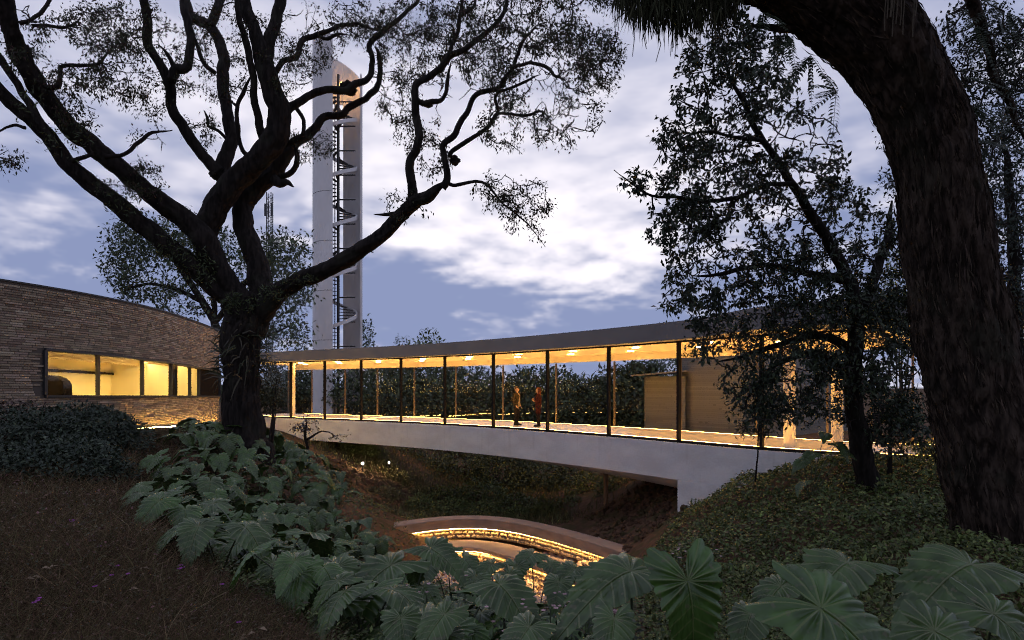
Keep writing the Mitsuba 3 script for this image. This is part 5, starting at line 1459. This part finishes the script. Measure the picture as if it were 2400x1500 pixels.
def hand_ear(label, leaves_, extra=2, esize=0.45, emat='ear_grey', az=-1.9, name='elephant_ear_plant'):
    """A plant set by hand: rows of (px, py, distance, size, tip direction, normal, material)."""
    t = thing(name, label, 'plant')
    px, py, d = leaves_[0][:3]
    c = at(px, py, d)
    b = np.array([c[0] + 0.08, c[1] + 0.28, 0])
    b[2] = float(ground(b[0], b[1])) - 0.02
    for (px, py, d, size, tip, nrm, mat) in leaves_:
        add_ear(t, b, at(px, py, d), tip, nrm, size, mat, r)
    for q_ in range(extra):
        random_ear(t, b, r, esize, emat, az)


hand_ear('elephant ear plant with the broadest grey leaf, beside the hanging green leaf', [(1478, 1338, 4.6, 0.80, (-0.85, -0.50, -0.12), (-0.05, -0.26, 0.96), 'ear_grey')])
hand_ear('grey elephant ear plant below the right end of the lit seat walls', [(1172, 1372, 5.2, 0.66, (0.60, -0.72, -0.25), (0.0, -0.30, 0.95), 'ear_grey')], 3, 0.42)
hand_ear('elephant ear plant with two broad grey leaves below the lit seat wall', [(915, 1325, 6.2, 0.80, (-0.65, -0.72, -0.25), (-0.1, -0.32, 0.92), 'ear_grey'), (1010, 1285, 6.6, 0.6, (0.6, -0.5, -0.2), (0.1, -0.4, 0.9), 'ear_grey')], 3, 0.45)
hand_ear('elephant ear plant whose grey leaves reach over the brown ground cover', [(690, 1320, 6.6, 0.72, (-0.60, -0.72, -0.30), (-0.15, -0.35, 0.9), 'ear_grey'), (790, 1330, 6.3, .55, (0.5, -0.7, -.4), (0.1, -.3, .93), 'ear_grey')], 3, 0.45)
hand_ear('fan-leaved elephant ear plant, the foremost at the left rim of the slope', [(560, 1270, 7.4, 0.74, (-0.60, -0.68, -0.40), (-0.2, -0.45, 0.85), 'ear_grey'), (500, 1180, 9.0, .6, (-.8, -.5, -.2), (-.2, -.3, .9), 'ear_grey')], 3, 0.45)
hand_ear('elephant ear plant with a hanging bright green leaf in the bottom middle', [(1612, 1362, 4.0, 0.62, (0.15, -0.35, -0.92), (0.12, -0.88, 0.36), 'ear_green')], 1, 0.4, 'ear_green')
hand_ear('elephant ear plant with the big green pale-veined leaf at the bottom right', [(1925, 1425, 3.3, 0.78, (0.72, -0.45, -0.45), (0.10, -0.50, 0.80), 'ear_green')], 0)
hand_ear('elephant ear plant with a wide dusty grey leaf right of the bottom middle', [(1985, 1318, 4.9, 0.78, (-0.80, -0.58, -0.10), (-0.05, -0.18, 0.97), 'ear_grey'), (1830, 1375, 4.7, .5, (-.8, -.5, -.4), (-.2, -.3, .9), 'ear_grey')], 1, 0.45)
hand_ear('elephant ear plant with a long dusty grey leaf near the right edge', [(2275, 1322, 4.6, 0.90, (-0.90, -0.40, -0.10), (0.0, -0.22, 0.96), 'ear_grey')], 1, 0.5, 'ear_grey')
hand_ear('dark elephant ear plant in the bottom right corner', [(2330, 1440, 3.6, 0.62, (0.6, -0.5, -0.5), (0.0, -0.3, 0.93), 'ear_grey'), (2190, 1480, 3.4, 0.5, (0.7, -0.5, -0.3), (0.0, -0.6, 0.8), 'ear_grey')], 0)
hand_ear('low elephant ear plant between the hanging green leaf and the big pale-veined leaf', [(1760, 1440, 4.2, 0.42, (-0.5, -0.7, -0.4), (-0.1, -0.3, 0.93), 'ear_grey')], 2, 0.34, 'ear_grey')
hand_ear('low elephant ear plant at the bottom edge under the broad grey leaf', [(1440, 1450, 4.1, 0.42, (-0.2, -0.8, -0.5), (0.0, -0.6, 0.8), 'ear_grey'), (1240, 1470, 4.3, 0.40, (-0.6, -0.7, -0.4), (0.0, -0.3, 0.93), 'ear_grey')], 2, 0.34, 'ear_grey')
hand_ear('dark elephant ear plant at the bottom edge left of the middle', [(1040, 1440, 4.6, 0.45, (-0.5, -0.7, -0.4), (0.0, -0.3, 0.93), 'ear_grey'), (940, 1450, 4.8, 0.4, (0.3, -0.8, -0.5), (0.0, -0.3, 0.93), 'ear_grey')], 2, 0.36, 'ear_grey')
hand_ear('broad-leaved young plant on the crest of the right mound, against the lit bridge end', [(1905, 1062, 12.6, 0.42, (-0.8, -0.4, -0.3), (-0.2, -0.5, 0.8), 'ear_grey'), (1960, 1040, 12.6, 0.42, (0.3, -0.8, -0.3), (0.0, -0.3, 0.93), 'ear_grey'), (1935, 1015, 12.8, 0.38, (-0.4, -0.8, -0.2), (0.0, -0.4, 0.9), 'ear_grey'), (1990, 1060, 12.5, 0.42, (0.8, -0.4, -0.4), (0.2, -0.5, 0.8), 'ear_grey'), (1880, 1080, 12.5, 0.36, (-0.8, -0.3, -0.5), (-0.3, -0.5, 0.8), 'ear_grey')], 1, 0.36, 'ear_grey', name='broad_leaved_plant')
for lab_, px, py, d in (('leaning elephant ear plant in front of the left part of the lit seat walls', 1045, 1288, 9.6), ('small elephant ear plant before the lit stones, under the seat wall middle', 1150, 1325, 9.0), ('elephant ear plant with dark leaves standing out against the lower light line', 1245, 1300, 9.8), ('elephant ear plant at the right end of the lit pebbles', 1345, 1335, 8.6)):
    hand_ear(lab_, [(px, py, d, 0.55, (-0.6, -0.7, -0.3), (-0.1, -0.35, 0.9), 'ear_grey'), (px + 45, py + 22, d - 0.2, 0.5, (0.6, -0.6, -0.4), (0.1, -0.35, 0.9), 'ear_grey'), (px - 35, py + 30, d - 0.3, 0.5, (-0.2, -0.8, -0.5), (0.0, -0.5, 0.85), 'ear_grey')], 3, 0.45, 'ear_grey')
# small flowering plants between the big leaves
r = np.random.default_rng(95)
FLX = [1000, 1090, 1180, 1210, 1250, 1290, 1330, 1340, 1380, 1450, 1590, 1660]
for (px, py, d, col) in ((1250, 1435, 5.0, 'p'), (1290, 1425, 5.1, 'p'), (1380, 1420, 5.2, 'p'), (1330, 1450, 4.7, 'p'), (1180, 1440, 5.0, 'p'), (1090, 1350, 6.8, 'p'), (1340, 1395, 5.6, 'p'), (1450, 1430, 4.9, 'p'), (1210, 1465, 4.6, 'p'), (1660, 1300, 7.5, 'p'), (1590, 1300, 7.6, 'p'), (1000, 1395, 6.0, 'p')):
    t = thing('flowering_plant', 'small pale pink flowering plant among the big leaves, ' + ORD[FLX.index(px)] + ' from the left', 'plant', 'small pink flowering plants')
    c = at(px, py, d)
    zg = float(ground(c[0], c[1]))
    n = 60
    P = np.array([c[0], c[1], 0]) + r.normal(0, 1, (n, 3)) * [0.11, 0.11, 0] + np.array([0, 0, 1.0]) * r.uniform(zg + 0.05, max(c[2], zg + 0.2), n)[:, None]
    lv = leaves(P, rand_dirs(n, r) * [1, 1, .5], unit(r.normal(0, .4, (n, 3)) + [0, -.2, 1]), 0.07, 0.032)
    put('foliage', lv, 'leaf', t, kind='stuff', color=tint(n, 5, (0.03, 0.042, 0.02), 0.3, r))
    put('stem', tube([[c[0], c[1], zg - 0.02], [c[0], c[1], max(c[2], zg + 0.2)]], 0.006, 5), 'stalk_green', t)
    for q_ in range(r.integers(4, 8)):
        flower(t, c + r.normal(0, 1, 3) * [0.09, 0.07, 0.05] + [0, 0, 0.02], r.uniform(0.016, 0.026), (0.42, 0.27, 0.27), r)

# ------------------------------------------------------------------ the two visitors on the bridge


def body(joints, bones, res=0.03, smooth_it=8):
    parts = []
    for a, b in bones:
        (pa, ra), (pb_, rb) = joints[a], joints[b]
        pts = []
        for p, q_ in ((pa, ra), (pb_, rb)):
            pts.append(trimesh.creation.icosphere(2, q_).vertices + np.asarray(p))
        parts.append(m3.Manifold.hull_points(np.vstack(pts)))
    m = m3.Manifold.batch_boolean(parts, m3.OpType.Add).refine_to_length(res)
    q_ = m.to_mesh()
    tm = trimesh.Trimesh(q_.vert_properties[:, :3], q_.tri_verts)
    trimesh.smoothing.filter_taubin(tm, iterations=smooth_it)
    return tm


def person(label, feet, yaw, H, coat, legs_col, hair_col, long_hair, coat_len, arm_pose, shirt=None):
    """A standing figure: local x to its left, y forward, z up; heights as shares of H."""
    t = thing('person', label, 'person')
    J = {}

    def j(n_, x, y, z, r_):
        J[n_] = (np.array([x, y, z]) * H, r_ * H)
    for s, nm in ((1, 'l'), (-1, 'r')):
        j('hip' + nm, s * .052, 0, .50, .052)
        j('kne' + nm, s * .055, .008, .28, .032)
        j('ank' + nm, s * .055 + (.01 if s > 0 else 0), -.012, .042, .021)
        j('toe' + nm, s * .062, .085, .017, .015)
        j('sho' + nm, s * .105, 0, .81, .034)
        j('elb' + nm, *arm_pose[nm][0], .024)
        j('wri' + nm, *arm_pose[nm][1], .0165)
        w, e = np.array(arm_pose[nm][1]), np.array(arm_pose[nm][0])
        dr_ = unit(w - e)
        sd = unit(np.cross(dr_, [s * 0.2, 1, 0.1]))
        pal = w + dr_ * 0.035
        j('pal' + nm, *pal, .017)
        for q_ in range(4):
            k0 = w + dr_ * 0.055 + sd * (q_ - 1.5) * 0.0105
            ln = (0.034, 0.042, 0.046, 0.040)[q_]
            j(f'f{q_}a' + nm, *k0, .0055)
            j(f'f{q_}b' + nm, *(k0 + dr_ * ln * .6 + np.array([-s * .006, .004, 0])), .005)
            j(f'f{q_}c' + nm, *(k0 + dr_ * ln * .95 + np.array([-s * .016, .010, 0])), .0042)
        k0 = w + dr_ * 0.02 - sd * 0.014
        j('t0' + nm, *k0, .0065)
        j('t1' + nm, *(k0 + dr_ * .020 - sd * .016 + np.array([0, .008, 0])), .0055)
    j('pel', 0, 0, .53, .068)
    j('wai', 0, .004, .62, .066)
    j('che', 0, .006, .735, .074)
    j('neb', 0, -.004, .83, .036)
    j('net', 0, .006, .872, .032)
    j('hea', 0, .012, .935, .050)
    j('cra', 0, -.002, .946, .054)
    j('jaw', 0, .038, .900, .026)
    j('nos', 0, .066, .928, .007)
    j('nob', 0, .060, .938, .006)
    j('earl', .056, 0, .930, .010)
    j('earr', -.056, 0, .930, .010)
    B = [('pel', 'wai'), ('wai', 'che'), ('che', 'neb'), ('neb', 'net'), ('net', 'hea'), ('hea', 'jaw'), ('hea', 'cra'), ('hea', 'nos'), ('nob', 'nos'), ('hea', 'earl'), ('hea', 'earr')]
    for nm in 'lr':
        B += [('pel', 'hip' + nm), ('hip' + nm, 'kne' + nm), ('kne' + nm, 'ank' + nm), ('ank' + nm, 'toe' + nm), ('che', 'sho' + nm), ('neb', 'sho' + nm), ('sho' + nm, 'elb' + nm), ('elb' + nm, 'wri' + nm), ('wri' + nm, 'pal' + nm), ('pal' + nm, 't0' + nm), ('t0' + nm, 't1' + nm)]
        for q_ in range(4):
            B += [('pal' + nm, f'f{q_}a' + nm), (f'f{q_}a' + nm, f'f{q_}b' + nm), (f'f{q_}b' + nm, f'f{q_}c' + nm)]
    Rz = np.array([[math.cos(yaw), -math.sin(yaw), 0], [math.sin(yaw), math.cos(yaw), 0], [0, 0, 1.0]])

    def out(name, tm, mat, col=None, label_=None):
        v = np.asarray(tm.vertices) @ Rz.T + np.array(feet)
        put(name, (v, tm.faces), mat, t, smooth=True, color=None if col is None else np.tile(col, (len(v), 1)), label=label_)
    out('body', body(J, B, 0.02, 6), 'skin')

    def grown(names, g):
        return {n_: (J[n_][0], J[n_][1] + g) for n_ in names}
    leg_n = [a + nm for nm in 'lr' for a in ('hip', 'kne', 'ank')] + ['pel']
    out('trousers', body(grown(leg_n, 0.016), [('pel', 'hip' + nm) for nm in 'lr'] + [(a + nm, b + nm) for nm in 'lr' for a, b in (('hip', 'kne'), ('kne', 'ank'))], 0.03), 'cloth', legs_col)
    cj = grown(['wai', 'che', 'neb', 'pel', 'shol', 'shor', 'elbl', 'elbr', 'wril', 'wrir', 'hipl', 'hipr'], 0.022)
    cb = [('pel', 'wai'), ('wai', 'che'), ('che', 'neb'), ('pel', 'hipl'), ('pel', 'hipr'), ('hipl', 'hipr')]
    if coat_len > 0:
        for nm, s in (('l', 1), ('r', -1)):
            cj['hem' + nm] = (np.array([s * .06, 0, .50 - coat_len]) * H, .060 * H)
            cb += [('hip' + nm, 'hem' + nm)]
        cb += [('heml', 'hemr')]
    for nm in 'lr':
        cb += [('che', 'sho' + nm), ('neb', 'sho' + nm), ('sho' + nm, 'elb' + nm), ('elb' + nm, 'wri' + nm), ('wai', 'sho' + nm)]
    cj['neb'] = (J['neb'][0] - [0, 0, .01 * H], J['neb'][1] + .012)
    for nm in 'lr':
        cj['wri' + nm] = (J['wri' + nm][0], J['wri' + nm][1] + .012)
    out('jacket', body(cj, cb, 0.03), 'cloth', coat)
    if shirt is not None:
        sj = {'a': (np.array([0, .052, .80]) * H, .030 * H), 'b': (np.array([0, .062, .70]) * H, .036 * H), 'c': (np.array([0, .050, .52]) * H, .048 * H)}
        out('shirt', body(sj, [('a', 'b'), ('b', 'c')], 0.03), 'cloth', shirt)
    hj = {'a': (np.array([0, -.014, .958]) * H, .056 * H), 'b': (np.array([0, -.030, .925]) * H, .046 * H), 'c': (np.array([0, .016, .978]) * H, .036 * H)}
    hb = [('a', 'b'), ('a', 'c')]
    if long_hair:
        for s, nm in ((1, 'l'), (-1, 'r')):
            hj['d' + nm] = (np.array([s * .040, -.020, .93]) * H, .028 * H)
            hj['e' + nm] = (np.array([s * .045, -.026, .82]) * H, .026 * H)
            hb += [('a', 'd' + nm), ('d' + nm, 'e' + nm)]
        hb += [('el', 'er'), ('b', 'el')]
    out('hair', body(hj, hb, 0.02, 4), 'cloth', hair_col)
    for nm in 'lr':
        sj = {'a': (J['ank' + nm][0] * [1, 1, 0.8], .028 * H), 'b': (J['toe' + nm][0] + [0, .01, .004], .0235 * H), 'h': (J['ank' + nm][0] * [1, 1, 0] + np.array([0, -.02, .022 * H]), .022 * H)}
        out('shoe', body(sj, [('a', 'b'), ('h', 'b'), ('a', 'h')], 0.02, 4), 'cloth', (0.02, 0.018, 0.017))
    for s in (1, -1):
        e_ = trimesh.creation.icosphere(1, 0.0065 * H)
        e_.apply_translation(np.array([s * .021, .054, .940]) * H)
        out('eye', e_, 'dark_metal')
    mth = trimesh.creation.icosphere(1, 1.0)
    mth.apply_scale([.016 * H, .006 * H, .0045 * H])
    mth.apply_translation(np.array([0, .059, .909]) * H)
    out('mouth', mth, 'cloth', (0.25, 0.09, 0.08))
    return t


pocket = {'l': ((.155, -.035, .655), (.125, .035, .535)), 'r': ((-.155, -.035, .655), (-.125, .035, .535))}
hang = {'l': ((.150, -.020, .650), (.155, .030, .505)), 'r': ((-.150, -.020, .650), (-.155, .030, .505))}
fold = {'l': ((.150, .010, .655), (.045, .095, .690)), 'r': ((-.150, .010, .655), (-.045, .090, .665))}
f1, f2 = at(1211, 997, 1.7 * F / (997 - 909)), at(1262, 1000, 1.7 * F / (1000 - 909))
person('man in an olive brown jacket and dark trousers standing on the bridge', (f1[0], f1[1], 0.004), -2.05, 1.74, (0.050, 0.038, 0.020), (0.018, 0.015, 0.014), (0.10, 0.07, 0.045), False, 0.0, pocket, (0.34, 0.26, 0.16))
person('woman with reddish hair in a long dark red coat standing on the bridge', (f2[0], f2[1], 0.004), 1.35, 1.70, (0.042, 0.011, 0.010), (0.016, 0.012, 0.012), (0.10, 0.035, 0.02), True, 0.13, fold)
